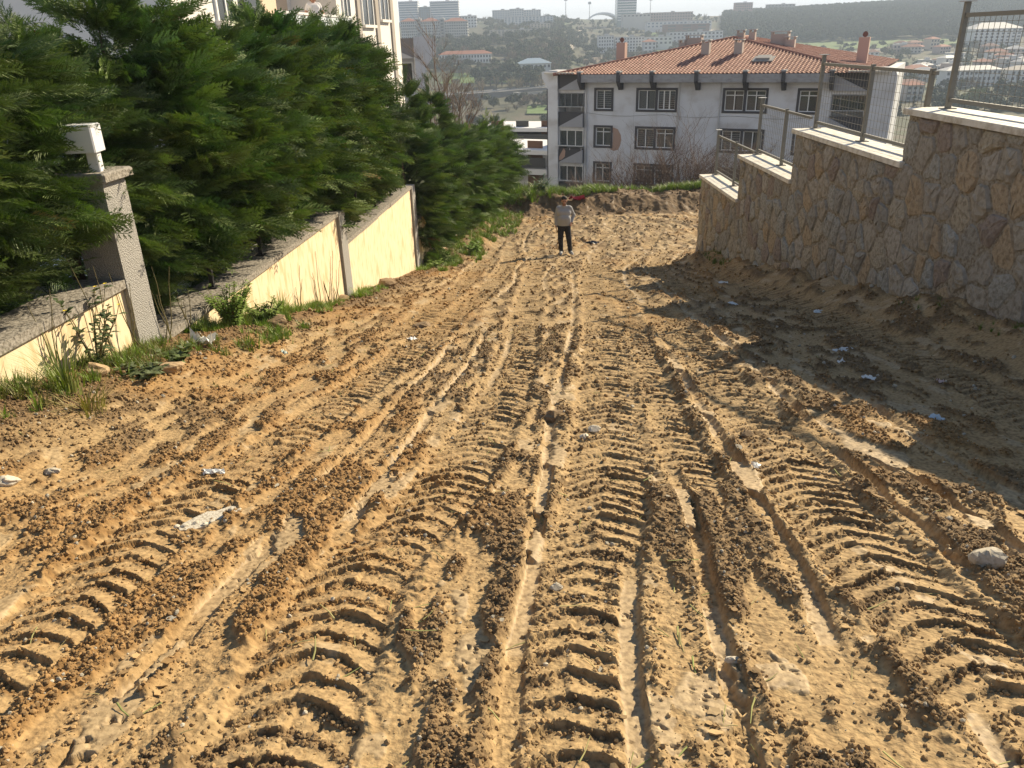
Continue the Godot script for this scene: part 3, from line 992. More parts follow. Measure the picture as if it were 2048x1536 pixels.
func make_hedge() -> void:
	var leaf := StandardMaterial3D.new()
	leaf.resource_name = "cypress_foliage"
	leaf.vertex_color_use_as_albedo = true
	leaf.roughness = 0.62
	leaf.cull_mode = BaseMaterial3D.CULL_DISABLED
	leaf.backlight_enabled = true
	leaf.backlight = Color(0.42, 0.52, 0.19)
	var bark := mat("cypress_bark", 0.09, 0.062, 0.045, 0.95)
	var sprays := [spray_mesh(3, 10, 0.0125, 0.0095), spray_mesh(4, 10, 0.0125, 0.0095), spray_mesh(5, 9, 0.014, 0.010)]
	var coarse := [spray_mesh(6, 8, 0.020, 0.015), spray_mesh(7, 8, 0.019, 0.015), spray_mesh(8, 9, 0.018, 0.014)]
	var wisps := [spray_mesh(9, 7, 0.024, 0.018), spray_mesh(10, 7, 0.023, 0.018), spray_mesh(11, 8, 0.022, 0.017)]
	var r := RandomNumberGenerator.new()
	r.seed = 1234
	# [D, offset from the wall face, base y, top y, radius, thinness]
	var L := []
	var D := 3.6
	var i := 0
	while D < 19.7:
		L.append([D, -0.95 + r.randf_range(-0.18, 0.12), -1, 0.0 + 0.004 * D + r.randf_range(-0.2, 0.42), r.randf_range(1.12, 1.35) * (0.86 if D < 8.6 and D > 5.6 else 1.0), 0.0])
		D += r.randf_range(1.0, 1.28)
	for a in [[21.5, -0.45, -1, -1.9, 1.0, 0.0], [23.2, -0.45, -1, -2.5, 1.05, 0.0], [24.8, -1.0, -1, -1.05, 0.75, 0.4], [26.2, -0.6, -1, -2.9, 1.1, 0.0], [27.6, -0.75, -1, -1.45, 0.75, 0.45], [28.8, -0.5, -1, -3.1, 1.25, 0.0], [30.4, -0.45, -1, -3.3, 1.35, 0.0], [32.0, -0.3, -1, -3.4, 1.45, 0.0], [33.6, -0.2, -1, -3.5, 1.5, 0.0], [35.2, -0.05, -1, -3.55, 1.5, 0.0], [37.0, 0.05, -1, -4.0, 1.45, 0.0]]: L.append(a)
	var names := ["at the left edge of the picture", "behind the tall grey pillar", "just past the tall grey pillar"]
	for t in L:
		var xl := left_edge(t[0])
		var base := -9.0
		for s in CAPS:
			if t[0] >= s[0] - 0.3: base = s[2] - 0.15
		if t[0] > 20.5: base = minf(base, land(xl, t[0]) - 0.1)
		var at := Vector3(xl + t[1], base, -t[0])
		var which := ""
		if t[0] < 4.2: which = "dense dark green cypress outside the left edge, its plumes reaching in"
		elif t[0] < 5.5: which = "dense dark green cypress in the hedge at the left edge"
		elif t[0] < 20.5:
			var k := 0
			var ref := 7.435 if t[0] < 14.125 else 14.125
			for o2 in L:
				if o2[0] > ref and o2[0] < t[0]: k += 1
			if t[0] < 7.435: which = "dense dark green cypress whose plumes hang before the tall grey pillar" if t[0] > 6.5 else "dense dark green cypress above the first wall panel, left of the tall pillar"
			else: which = "dense dark green cypress in the tall hedge, %s beyond the %s" % [["first", "second", "third", "fourth", "fifth", "sixth", "seventh"][mini(k, 6)], "tall grey pillar" if ref < 8 else "second pillar"]
		elif t[5] > 0.1: which = "thin young cypress with open feathery top between the hedges, %s one" % ("left" if t[0] < 26.0 else "right")
		else:
			var k2 := 0
			for o3 in L:
				if o3[0] > 20.5 and o3[5] < 0.1 and o3[0] < t[0]: k2 += 1
			which = "bushy green cypress in the lower far hedge, %s counted from the wall's end pillar" % ["first", "second", "third", "fourth", "fifth", "sixth", "seventh", "eighth", "ninth", "tenth"][mini(k2, 9)]
		var o := thing("cypress_tree", which, "tree", at, 0.0, "cypresses of the near hedge" if t[0] < 20.5 else ("young cypresses" if t[5] > 0.1 else "cypresses of the far hedge"))
		var H: float = t[3] - base
		var trunk := MB.new()
		var pts := []
		var rad := []
		for k in 6:
			var f := k / 5.0
			pts.append(Vector3(r.randf_range(-0.04, 0.04) * f, H * f * 0.97, r.randf_range(-0.04, 0.04) * f))
			rad.append(0.075 * (1.0 - f) + 0.008)
		trunk.tube(pts, rad, 7)
		obj("trunk", trunk, bark, o)
		var xf := [[], [], []]
		var cols := [[], [], []]
		var R: float = t[4]
		var boughs := int((50 if t[0] < 8.5 else (38 if t[0] < 13.0 else 34)) * H * (1.0 - 0.55 * t[5]))
		for b in boughs:
			var f := pow(r.randf(), 0.85)
			var az := r.randf() * TAU
			# more boughs where the lane and the light are
			if r.randf() < 0.35: az = r.randf_range(-1.0, 1.2)
			var env := (1.0 - pow(f, 4.5) * 0.8) * (0.72 + 0.28 * ss(0.0, 0.25, f))
			if f > 0.86: env *= lerpf(1.0, 0.30, (f - 0.86) / 0.14)
			var len := R * env * r.randf_range(0.72, 1.12)
			var dir := Vector3(cos(az), 0, -sin(az))
			var rise := lerpf(0.22, 0.75, f) + r.randf_range(-0.25, 0.30)
			if f > 0.9: rise = r.randf_range(0.8, 2.0)
			# the near hedge leans its plumes down the lane
			dir = (dir + Vector3(0.12, 0, -0.18)).normalized()
			var o0 := Vector3(0, H * f * 0.93, 0)
			var tint := r.randf_range(0.55, 1.4)
			var hue := r.randf()
			var ns := int(11 + 10 * env)
			for q in ns:
				var u := sqrt(r.randf_range(0.10, 1.0))
				var p := o0 + dir * len * u + Vector3(0, len * u * rise - 0.14 * u * u * len, 0)
				var side := r.randf_range(-1, 1)
				var lat := dir.cross(Vector3.UP).normalized()
				var skip := false
				p += lat * side * 0.15 * len * (0.4 + u) * 0.7 + Vector3(0, r.randf_range(-0.05, 0.05), 0)
				var fw := (dir + lat * side * 0.75 + Vector3(0, rise * 0.8 - 0.25 * u + r.randf_range(-0.15, 0.15), 0)).normalized()
				var up := Vector3.UP.rotated(fw, r.randf_range(-1.35, 1.35))
				var xx := up.cross(fw).normalized()
				var ln := r.randf_range(0.25, 0.44) * (1.0 if t[0] < 8.5 else 1.22) * (1.0 if u > 0.5 else 1.2) * (0.75 + 0.25 * env)
				var bs := Basis(xx, fw.cross(xx), fw).scaled(Vector3.ONE * ln)
				# clipped back along the coping: nothing hangs far down its face
				var Dw := -(at.z + p.z + fw.z * ln * 0.6)
				var ww := at.x + p.x + fw.x * ln * 0.6 - left_edge(Dw)
				var capy := -9.0
				for s2 in CAPS:
					if Dw >= s2[0] - 0.2: capy = s2[2]
				if Dw < 20.5:
					if ww > 0.42: skip = true
					if ww > -0.40 and at.y + p.y + minf(0.0, fw.y) * ln < capy + 0.10 + 0.18 * (ww + 0.4) + (0.25 if r.randf() < 0.85 else 0.0) * (ww + 0.4): skip = true
					if absf(Dw - 7.43) < 0.42 and ww > -0.12 and r.randf() < 0.75: skip = true
				if skip: continue
				var v := r.randi() % 3
				xf[v].append(Transform3D(bs, p))
				var g := Color(0.066, 0.132, 0.030).lerp(Color(0.115, 0.168, 0.042), hue)
				if t[0] > 25.5 and t[5] < 0.1: g = g.lerp(Color(0.13, 0.20, 0.05), 0.6)
				if r.randf() < 0.004: g = Color(0.20, 0.085, 0.03)
				if u > 0.82: g = g.lerp(Color(0.19, 0.23, 0.06), 0.35)
				cols[v].append(g * tint * r.randf_range(0.85, 1.3))
		# the leader
		for q in 26:
			var f2 := r.randf_range(0.80, 1.06)
			var az2 := r.randf() * TAU
			var fw2 := Vector3(cos(az2) * 0.7, r.randf_range(0.7, 1.5), sin(az2) * 0.7).normalized()
			var xx2 := Vector3(cos(az2 + 1.5), 0, sin(az2 + 1.5)).cross(fw2).normalized()
			var ln2 := r.randf_range(0.16, 0.34)
			xf[q % 3].append(Transform3D(Basis(xx2, fw2.cross(xx2), fw2).scaled(Vector3.ONE * ln2), Vector3(0, H * f2, 0)))
			cols[q % 3].append(Color(0.07, 0.115, 0.03) * r.randf_range(0.8, 1.2))
		for v in 3:
			stuff(copies("crown", sprays[v] if t[0] < 8.5 else (coarse[v] if t[0] < 13.0 else wisps[v]), leaf, xf[v], cols[v], o))

# ---------------------------------------------------------------- the apartment house across the end
func holed(mb: MB, u0: float, u1: float, y0: float, y1: float, n: float, holes: Array, deep: float) -> void:
	# an upright sheet at z = n (facing +z) with rectangular openings and their reveals
	var us := [u0, u1]
	var ys := [y0, y1]
	for h in holes:
		us.append(h[0]); us.append(h[1]); ys.append(h[2]); ys.append(h[3])
	us.sort(); ys.sort()
	for i in us.size() - 1:
		if us[i + 1] - us[i] < 1e-4: continue
		for j in ys.size() - 1:
			if ys[j + 1] - ys[j] < 1e-4: continue
			var c := Vector2((us[i] + us[i + 1]) * 0.5, (ys[j] + ys[j + 1]) * 0.5)
			var open := false
			for h in holes:
				if c.x > h[0] and c.x < h[1] and c.y > h[2] and c.y < h[3]: open = true
			if open: continue
			mb.quad(Vector3(us[i], ys[j], n), Vector3(us[i], ys[j + 1], n), Vector3(us[i + 1], ys[j + 1], n), Vector3(us[i + 1], ys[j], n))
	for h in holes:
		var a := Vector3(h[0], h[2], n)
		var b := Vector3(h[1], h[2], n)
		var c := Vector3(h[1], h[3], n)
		var d := Vector3(h[0], h[3], n)
		var k := Vector3(0, 0, -deep)
		mb.quad(a, b, b + k, a + k)
		mb.quad(b, c, c + k, b + k)
		mb.quad(c, d, d + k, c + k)
		mb.quad(d, a, a + k, d + k)

func frame4(mb: MB, u0: float, u1: float, y0: float, y1: float, w: float, n0: float, n1: float) -> void:
	var nc := (n0 + n1) * 0.5
	var nd := n1 - n0
	mb.box(Vector3((u0 + u1) * 0.5, y1 - w * 0.5, nc), Vector3(u1 - u0, w, nd))
	mb.box(Vector3((u0 + u1) * 0.5, y0 + w * 0.5, nc), Vector3(u1 - u0, w, nd))
	mb.box(Vector3(u0 + w * 0.5, (y0 + y1) * 0.5, nc), Vector3(w, y1 - y0 - 2 * w, nd))
	mb.box(Vector3(u1 - w * 0.5, (y0 + y1) * 0.5, nc), Vector3(w, y1 - y0 - 2 * w, nd))

# one casement in an opening: white frame, panes, a curtain behind. style 0 two sashes, 1 three sashes with blind, 2 with fanlights
func casement(t: Node3D, u0: float, u1: float, y0: float, y1: float, n: float, style: int, curtain: int) -> void:
	var white := mat("window_pvc", 0.72, 0.72, 0.71, 0.4)
	var mb := MB.new()
	frame4(mb, u0, u1, y0, y1, 0.055, n - 0.06, n)
	var w := obj("window", mb, white, t)
	var div := [0.5]
	if style == 1: div = [0.34, 0.66]
	for d in div:
		var q := MB.new()
		q.box(Vector3(lerpf(u0, u1, d), (y0 + y1) * 0.5, n - 0.03), Vector3(0.07 if style != 1 else 0.09, y1 - y0 - 0.11, 0.05))
		obj("mullion", q, white, w)
	if style == 2:
		var q2 := MB.new()
		q2.box(Vector3((u0 + u1) * 0.5, lerpf(y0, y1, 0.76), n - 0.028), Vector3(u1 - u0 - 0.11, 0.06, 0.046))
		obj("transom", q2, white, w)
	var edges := [u0 + 0.056] 
	for d in div: edges.append(lerpf(u0, u1, d))
	edges.append(u1 - 0.056)
	for i in edges.size() - 1:
		var p := MB.new()
		p.box(Vector3((edges[i] + edges[i + 1]) * 0.5, (y0 + y1) * 0.5, n - 0.035), Vector3(edges[i + 1] - edges[i] - 0.04, y1 - y0 - 0.115, 0.006))
		obj("pane", p, mats["pane"], w)
	# the room behind, closed off by dark walls
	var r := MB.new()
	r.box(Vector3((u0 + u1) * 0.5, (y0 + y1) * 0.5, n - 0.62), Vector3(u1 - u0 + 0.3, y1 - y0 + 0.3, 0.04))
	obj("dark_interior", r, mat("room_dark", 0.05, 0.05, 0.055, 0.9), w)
	var cm := mat("net_curtain", 0.50, 0.47, 0.41, 0.9) if curtain != 2 else mat("blind", 0.62, 0.62, 0.60, 0.8)
	if curtain == 2:
		var y := y1 - 0.12
		while y > y0 + 0.2:
			var s := MB.new()
			s.box(Vector3((u0 + u1) * 0.5, y, n - 0.12), Vector3(u1 - u0 - 0.14, 0.10, 0.006))
			obj("blind_slat", s, cm, w)
			y -= 0.155
	elif curtain > 0:
		for side in ([0, 1] if curtain == 1 else [0]):
			var c := MB.new()
			var a: float = u0 + 0.06 if side == 0 else lerpf(u0, u1, 0.58)
			var b: float = lerpf(u0, u1, 0.46) if side == 0 else u1 - 0.06
			var k := 12
			for i in k:
				var x0 := lerpf(a, b, float(i) / k)
				var x1 := lerpf(a, b, float(i + 1) / k)
				var z0 := n - 0.16 + (0.03 if i % 2 == 0 else -0.03)
				var z1 := n - 0.16 + (0.03 if i % 2 == 1 else -0.03)
				c.quad(Vector3(x0, y0 + 0.05, z0), Vector3(x0, y1 - 0.05, z0), Vector3(x1, y1 - 0.05, z1), Vector3(x1, y0 + 0.05, z1))
			obj("curtain", c, cm, w)

func tile_plane(mb: MB, a: Vector3, b: Vector3, apex: Callable, up: Vector3, rows: int, row_len: float, pitch: float) -> void:
	# clay tiles on a roof plane: rows run from a to b; apex(row) gives the start and end fraction of each row
	var along := (b - a).normalized()
	var nrm := along.cross(up).normalized()
	if nrm.y < 0: nrm = -nrm
	var W := a.distance_to(b)
	for i in rows:
		var e: Vector2 = apex.call(float(i) / rows)
		var k := int(e.x * W / pitch)
		var k1 := int(e.y * W / pitch)
		while k < k1:
			var o := a + along * (k * pitch) + up * (i * row_len) + nrm * 0.05
			var q := up * row_len * 1.04 - nrm * 0.035
			mb.col = Color(1, 1, 1).lerp(Color(0.72, 0.62, 0.58), rng.randf()) * rnd(0.86, 1.1)
			# a raised roll, then a pan
			var p0 := o - nrm * 0.04
			var p1 := o + along * pitch * 0.14 + nrm * 0.035
			var p2 := o + along * pitch * 0.42 + nrm * 0.035
			var p3 := o + along * pitch * 0.56 - nrm * 0.03
			var p4 := o + along * pitch - nrm * 0.04
			var P := [p0, p1, p2, p3, p4]
			for j in 4: mb.quad(P[j], P[j] + q, P[j + 1] + q, P[j + 1])
			# the butt end
			mb.quad(p1 - nrm * 0.06, p1, p2, p2 - nrm * 0.06)
			k += 1

func chimney(t: Node3D, u: float, n: float, w: float, d: float, y0: float, y1: float, kind: int) -> void:
	var body := mat("chimney_render", 0.42, 0.35, 0.31, 0.9) if kind < 2 else mat("pink_render", 0.46, 0.31, 0.26, 0.9)
	var mb := MB.new()
	mb.box(Vector3(u, (y0 + y1) * 0.5, n), Vector3(w, y1 - y0, d))
	var c := obj("chimney", mb, body, t)
	var s := MB.new()
	var k := MB.new()
	if kind < 2:
		for x in [-1, 1]:
			for z in [-1, 1]:
				k.box(Vector3(u + x * (w * 0.5 - 0.06), y1 + 0.08, n + z * (d * 0.5 - 0.06)), Vector3(0.1, 0.16, 0.1))
		obj("pier", k, body, c)
		s.cbox(Vector3(u, y1 + 0.20, n), Vector3(w + 0.16, 0.07, d + 0.16), 0.01)
		obj("cap", s, mat("cap_slab", 0.45, 0.44, 0.42, 0.9), c)
	else:
		var pts := []
		var rad := []
		for i in 7:
			var a := PI * i / 6.0
			pts.append(Vector3(u, y1 + 0.2 - 0.2 * cos(a), n))
			rad.append(maxf(0.03, 0.2 * sin(a)))
		s.tube(pts, rad, 10)
		obj("cowl", s, mat("rust_cowl", 0.16, 0.06, 0.045, 0.6), c)

func bay(t: Node3D, u0: float, u1: float, mirror: bool, yo: float) -> void:
	var dark := mat("slate_paint", 0.062, 0.06, 0.066, 0.8)
	var light := mat("balcony_grey", 0.34, 0.345, 0.37, 0.85)
	var railm := mat("rail_white", 0.60, 0.60, 0.60, 0.5)
	for s in 4:
		var y := -2.8 - 2.87 * s + yo
		# dark spandrel with a pale wedge of concrete in front
		var mb := MB.new()
		mb.box(Vector3((u0 + u1) * 0.5, y - 0.60, 0.06), Vector3(u1 - u0, 1.18, 0.12))
		obj("spandrel", mb, dark, t)
		var a := Vector2(u0 + 0.06, y - 1.17)
		var b := Vector2(u1 - 0.02, y - 1.17)
		var c := Vector2(u1 - 0.02, y - 0.10)
		if mirror:
			a = Vector2(u0 + 0.02, y - 1.17); b = Vector2(u1 - 0.06, y - 1.17); c = Vector2(u0 + 0.02, y - 0.10)
		var q := MB.new()
		q.prism(PackedVector2Array([a, b, c]), Vector3(0, 0, 0.122), Vector3.RIGHT, Vector3.UP, Vector3(0, 0, 0.22))
		obj("balcony_wedge", q, light, t)
		if s == 3: break
		# glazing
		var gy1 := y - 1.42
		var gy0 := y - 2.62 + (0.1 if s == 0 else -0.12)
		var f := MB.new()
		var m := MB.new()
		var n := 4 if s == 0 else 3
		var fm: Material = mat("dark_aluminium", 0.16, 0.17, 0.18, 0.4) if s == 0 else mat("window_pvc", 0.72, 0.72, 0.71, 0.4)
		frame4(f, u0 + 0.04, u1 - 0.04, gy0, gy1, 0.07, -0.02, 0.05)
		for k in range(1, n):
			f.box(Vector3(lerpf(u0, u1, float(k) / n), (gy0 + gy1) * 0.5, 0.014), Vector3(0.06, gy1 - gy0 - 0.14, 0.055))
		var w := obj("balcony_glazing", f, fm, t)
		for k in n:
			var p := MB.new()
			p.box(Vector3(lerpf(u0, u1, (k + 0.5) / n), (gy0 + gy1) * 0.5, 0.0), Vector3((u1 - u0) / n - 0.1, gy1 - gy0 - 0.15, 0.008))
			obj("pane", p, mats["pane"], w)
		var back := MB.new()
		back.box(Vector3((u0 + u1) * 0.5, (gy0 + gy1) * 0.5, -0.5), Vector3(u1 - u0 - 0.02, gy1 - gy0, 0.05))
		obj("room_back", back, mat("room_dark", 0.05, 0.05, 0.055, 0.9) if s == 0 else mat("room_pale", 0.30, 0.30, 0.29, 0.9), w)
		var lint := MB.new()
		lint.box(Vector3((u0 + u1) * 0.5, y - 1.30, 0.02), Vector3(u1 - u0, 0.22, 0.10))
		obj("lintel", lint, mats["facade"], t)
		# drying rail
		var rl := MB.new()
		for z in [0.30, 0.42]:
			rl.bar(Vector3(u0 - 0.05, gy0 + 0.06, z), Vector3(u1 + 0.05, gy0 + 0.06, z), 0.03, 0.03)
		for k in 3:
			var uu := lerpf(u0 + 0.1, u1 - 0.1, k / 2.0)
			rl.bar(Vector3(uu, gy0 + 0.04, 0.0), Vector3(uu, gy0 + 0.04, 0.44), 0.03, 0.03)
			rl.box(Vector3(uu, gy0 - 0.12, 0.36), Vector3(0.03, 0.30, 0.03))
		obj("drying_rail", rl, railm, t)

func make_main_building() -> void:
	var glass := StandardMaterial3D.new()
	glass.resource_name = "pane"
	glass.albedo_color = Color(0.30, 0.34, 0.36, 0.35)
	glass.transparency = BaseMaterial3D.TRANSPARENCY_ALPHA
	glass.roughness = 0.05
	mats["pane"] = glass
	var stain := noise_tex(0.008, 5, [[0.0, Color(0.84, 0.82, 0.80)], [0.45, Color(0.97, 0.97, 0.97)], [1.0, Color(1, 1, 1)]], 512, 51)
	var facade := grain("facade", [0.67, 0.685, 0.715], 0.9, stain, 0.16)
	var dark := mat("slate_paint", 0.062, 0.06, 0.066, 0.8)
	var conc := grain("gutter_concrete", [0.36, 0.36, 0.37], 0.9, stain, 0.5)
	var yo := 14.5
	var t := thing("apartment_house", "grey white apartment house with red tiled hip roof across the end of the lane", "building", Vector3(7.3735, -yo, -66.0), -deg_to_rad(29.05))
	# front wall
	var holes := []
	var wins := []
	for row in 4:
		var y1 := -3.81 - 2.86 * row + yo
		for w in [[-0.05, 1.60, 1], [3.51, 6.84, 2], [10.30, 13.60, 2], [15.62, 17.20, 1]]:
			wins.append([w[0], w[1], y1 - 1.77, y1, w[2], row])
			if w[2] == 1: holes.append([w[0] + 0.17, w[1] - 0.17, y1 - 1.60, y1 - 0.17])
			else:
				var m: float = (w[0] + w[1]) * 0.5
				holes.append([w[0] + 0.17, m - 0.1, y1 - 1.60, y1 - 0.17])
				holes.append([m + 0.1, w[1] - 0.17, y1 - 1.60, y1 - 0.17])
	var body := MB.new()
	holed(body, -0.9, 17.95, 0.0, yo - 2.9, 0.0, holes, 0.20)
	# bays stand back between the fins
	for e in [[-3.2, -0.9], [17.95, 20.3]]:
		body.quad(Vector3(e[0], 0, -1.4), Vector3(e[0], yo - 2.9, -1.4), Vector3(e[1], yo - 2.9, -1.4), Vector3(e[1], 0, -1.4))
	body.quad(Vector3(-0.9, 0, -1.4), Vector3(-0.9, yo - 2.9, -1.4), Vector3(-0.9, yo - 2.9, 0), Vector3(-0.9, 0, 0))
	body.quad(Vector3(17.95, 0, 0), Vector3(17.95, yo - 2.9, 0), Vector3(17.95, yo - 2.9, -1.4), Vector3(17.95, 0, -1.4))
	# sides and back
	body.box(Vector3(8.6, (yo - 2.95) * 0.5, -11.7), Vector3(25.0, yo - 2.95, 19.8))
	obj("wall", body, facade, t)
	# flaring end fins
	for s in [0, 1]:
		var f := MB.new()
		var u := -4.1 if s == 0 else 20.3
		var P := PackedVector2Array([Vector2(0.0, 0), Vector2(0.9, 0), Vector2(0.9, yo - 2.5), Vector2(0.05, yo - 2.5), Vector2(-0.55, yo - 2.62), Vector2(-0.5, yo - 3.1), Vector2(0.0, yo - 3.9)])
		if s == 1:
			P = PackedVector2Array([Vector2(0.0, 0), Vector2(0.0, yo - 2.5), Vector2(1.4, yo - 2.5), Vector2(1.65, yo - 3.0), Vector2(1.6, 0)])
		f.prism(P, Vector3(u, 0, -1.5), Vector3.RIGHT, Vector3.UP, Vector3(0, 0, 1.75))
		obj("end_fin", f, facade, t)
	var edge := MB.new()
	edge.box(Vector3(-4.14, (yo - 3.9) * 0.5, 0.1), Vector3(0.07, yo - 3.9, 0.32))
	obj("corner_strip", edge, dark, t)
	bay(t, -3.19, -0.91, false, yo)
	bay(t, 17.96, 20.29, true, yo)
	var kinds := [[0, 2], [0, 1], [1, 2], [2, 1], [2, 3], [2, 3]]
	var ri := 0
	for w in wins:
		var tr := MB.new()
		frame4(tr, w[0], w[1], w[2], w[3], 0.17, -0.01, 0.05)
		if w[4] == 2: tr.box(Vector3((w[0] + w[1]) * 0.5, (w[2] + w[3]) * 0.5, 0.02), Vector3(0.2, 1.43, 0.06))
		obj("window_surround", tr, dark, t)
		var spans := [[w[0] + 0.17, w[1] - 0.17]]
		if w[4] == 2:
			var m: float = (w[0] + w[1]) * 0.5
			spans = [[w[0] + 0.17, m - 0.1], [m + 0.1, w[1] - 0.17]]
		for sp in spans:
			var st := [0, 0, 1, 0, 2, 0, 2, 0, 2][ri % 9] as int
			if w[0] > 10 and w[5] == 0: st = 2
			if w[5] == 2: st = 2
			casement(t, sp[0], sp[1], w[2] + 0.17, w[3] - 0.17, -0.09, st, [2, 1, 2, 1, 1, 3, 1][ri % 7])
			ri += 1
	# plaster fallen off beside a window and on a bay
	var pp := MB.new()
	pp.prism(PackedVector2Array([Vector2(1.50, 7.7), Vector2(1.78, 7.65), Vector2(2.05, 7.55), Vector2(2.32, 7.1), Vector2(2.36, 6.7), Vector2(2.28, 6.3), Vector2(2.1, 5.95), Vector2(1.75, 5.85), Vector2(1.45, 5.95), Vector2(1.44, 6.12), Vector2(1.62, 6.3), Vector2(1.64, 7.2)]), Vector3(0, 0, -0.05), Vector3.RIGHT, Vector3.UP, Vector3(0, 0, 0.062))
	obj("bare_patch", pp, mat("bare_render", 0.40, 0.27, 0.21, 0.95), t)
	var pp2 := MB.new()
	pp2.prism(PackedVector2Array([Vector2(-3.15, 5.2), Vector2(-2.7, 5.95), Vector2(-2.55, 5.7), Vector2(-2.6, 5.25), Vector2(-2.9, 4.98), Vector2(-3.15, 4.9)]), Vector3(0, 0, 0.1), Vector3.RIGHT, Vector3.UP, Vector3(0, 0, 0.026))
	obj("bare_patch", pp2, mats["bare_render"], t)
	# rain pipes
	for u in [-0.70, 6.98, 10.14]:
		var p := MB.new()
		p.tube([Vector3(u, 0, 0.09), Vector3(u, yo - 3.4, 0.09)], [0.05, 0.05], 6)
		obj("rain_pipe", p, mat("pipe_pvc", 0.46, 0.46, 0.46, 0.6), t)
	# a drooping cable
	var cb := MB.new()
	var cp := []
	var cr := []
	for i in 15:
		var f := i / 14.0
		cp.append(Vector3(-0.7 + 18.0 * f, yo - 5.72 - 0.22 * sin(PI * fmod(f * 3.0, 1.0)), 0.03)); cr.append(0.012)
	cb.tube(cp, cr, 4)
	obj("cable", cb, mat("cable_grey", 0.22, 0.22, 0.22, 0.8), t)
	# eaves
	var so := MB.new()
	so.box(Vector3(8.55, yo - 2.86, 0.4), Vector3(18.9, 0.08, 0.86))
	obj("soffit", so, mats["facade"], t)
	var gu := MB.new()
	gu.box(Vector3(8.55, yo - 3.09, 0.80), Vector3(18.9, 0.58, 0.12))
	obj("gutter_beam", gu, conc, t)
	for u in [-1.0, 2.3, 5.0, 8.45, 12.0, 14.68, 17.9]:
		var b := MB.new()
		b.prism(PackedVector2Array([Vector2(0, -1.2), Vector2(0.45, -1.2), Vector2(1.0, -0.55), Vector2(1.0, 0.12), Vector2(0.2, 0.12), Vector2(0, 0)]), Vector3(u - 0.13, yo - 2.75, 0.004), Vector3(0, 0, 1), Vector3.UP, Vector3(0.26, 0, 0))
		var bo := obj("eave_bracket", b, dark, t)
		var bc := MB.new()
		bc.cbox(Vector3(u, yo - 2.60, 0.72), Vector3(0.34, 0.1, 0.6), 0.01)
		obj("bracket_cap", bc, conc, bo)
	for e in [[-3.7, 0.2], [19.3, 0.2]]:
		var cn := MB.new()
		cn.box(Vector3(e[0] + 0.9, yo - 2.70, 0.0), Vector3(2.7, 0.12, 1.6))
		obj("bay_canopy", cn, mat("canopy_cream", 0.58, 0.54, 0.46, 0.9), t)
	# the roof: front hip triangle, the long right and left slopes
	var A := Vector3(-3.3, yo - 2.78, 0.86)
	var B := Vector3(20.5, yo - 2.78, 0.86)
	var T0 := Vector3(8.7, yo - 0.46, -8.5)
	var T1 := Vector3(8.7, yo - 0.46, -14.0)
	var A1 := Vector3(-3.3, yo - 2.78, -22.0)
	var B1 := Vector3(20.5, yo - 2.78, -22.0)
	var deck := MB.new()
	deck.tri(A, T0, B)
	deck.quad(B, T0, T1, B1)
	deck.quad(A, A1, T1, T0)
	deck.tri(A1, B1, T1)
	deck.quad(A, B, B1, A1)
	var roof := obj("roof", deck, mat("roof_deck", 0.22, 0.10, 0.07, 0.9), t)
	var clay := StandardMaterial3D.new()
	clay.resource_name = "clay_tiles"
	clay.vertex_color_use_as_albedo = true
	clay.albedo_color = lin(0.40, 0.215, 0.165)
	clay.roughness = 0.8
	var rows := 27
	var upf := (T0 - Vector3(8.7, A.y, A.z)).normalized()
	var sl := T0.distance_to(Vector3(8.7, A.y, A.z))
	var m1 := MB.new()
	m1.tinted = true
	var fx := (8.7 - A.x) / (B.x - A.x)
	tile_plane(m1, A, B, func(f): return Vector2(f * fx, 1.0 - f * (1.0 - fx)), upf, rows, sl / rows, 0.29)
	stuff(obj("tile_field", m1, clay, roof))
	var m2 := MB.new()
	m2.tinted = true
	var upr := (Vector3(8.7, T0.y, -10) - Vector3(20.5, B.y, -10)).normalized()
	var sr := Vector3(8.7, T0.y, -10).distance_to(Vector3(20.5, B.y, -10))
	var r2 := int(sr / 0.35)
	tile_plane(m2, B1, B, func(f): return Vector2(0.35 * f, 1.0 - f * (9.36 / 22.86)), upr, r2, sr / r2, 0.29)
	stuff(obj("tile_field", m2, clay, roof))
	var rg := MB.new()
	rg.tube([A, T0], [0.13, 0.13], 8)
	rg.tube([B, T0], [0.13, 0.13], 8)
	rg.tube([T0, T1], [0.13, 0.13], 8)
	obj("ridge_tiles", rg, mat("ridge_clay", 0.30, 0.13, 0.09, 0.85), roof)
	# chimneys: u, n, width, depth, foot, top, kind
	for c in [[7.66, -4.1, 0.62, 0.55, -1.9, -0.75, 0], [10.22, -4.1, 0.62, 0.55, -1.9, -0.78, 0], [5.5, -8.2, 1.35, 0.7, -1.6, -0.40, 1], [4.6, -8.0, 0.55, 0.5, -1.6, -0.74, 1], [9.0, -9.6, 0.6, 0.5, -0.7, -0.12, 0], [10.0, -9.4, 0.5, 0.5, -0.9, -0.10, 0], [12.1, -10.2, 1.4, 0.8, -1.5, -0.30, 1], [13.0, -9.8, 0.75, 0.6, -1.7, -0.72, 1], [-0.1, -6.0, 0.75, 0.6, -2.6, -0.60, 2], [18.85, -7.0, 0.75, 0.6, -2.7, -0.65, 2]]:
		chimney(t, c[0], c[1], c[2], c[3], c[4] + yo, c[5] + yo, c[6])
	var ck := MB.new()
	ck.box(Vector3(12.55, yo - 1.80, -2.3), Vector3(1.0, 0.12, 0.8), Basis(Vector3.RIGHT, 0.24))
	ck.box(Vector3(12.55, yo - 1.92, -2.25), Vector3(1.5, 0.08, 1.2), Basis(Vector3.RIGHT, 0.24))
	obj("skylight", ck, mat("skylight_metal", 0.30, 0.28, 0.26, 0.6), t)

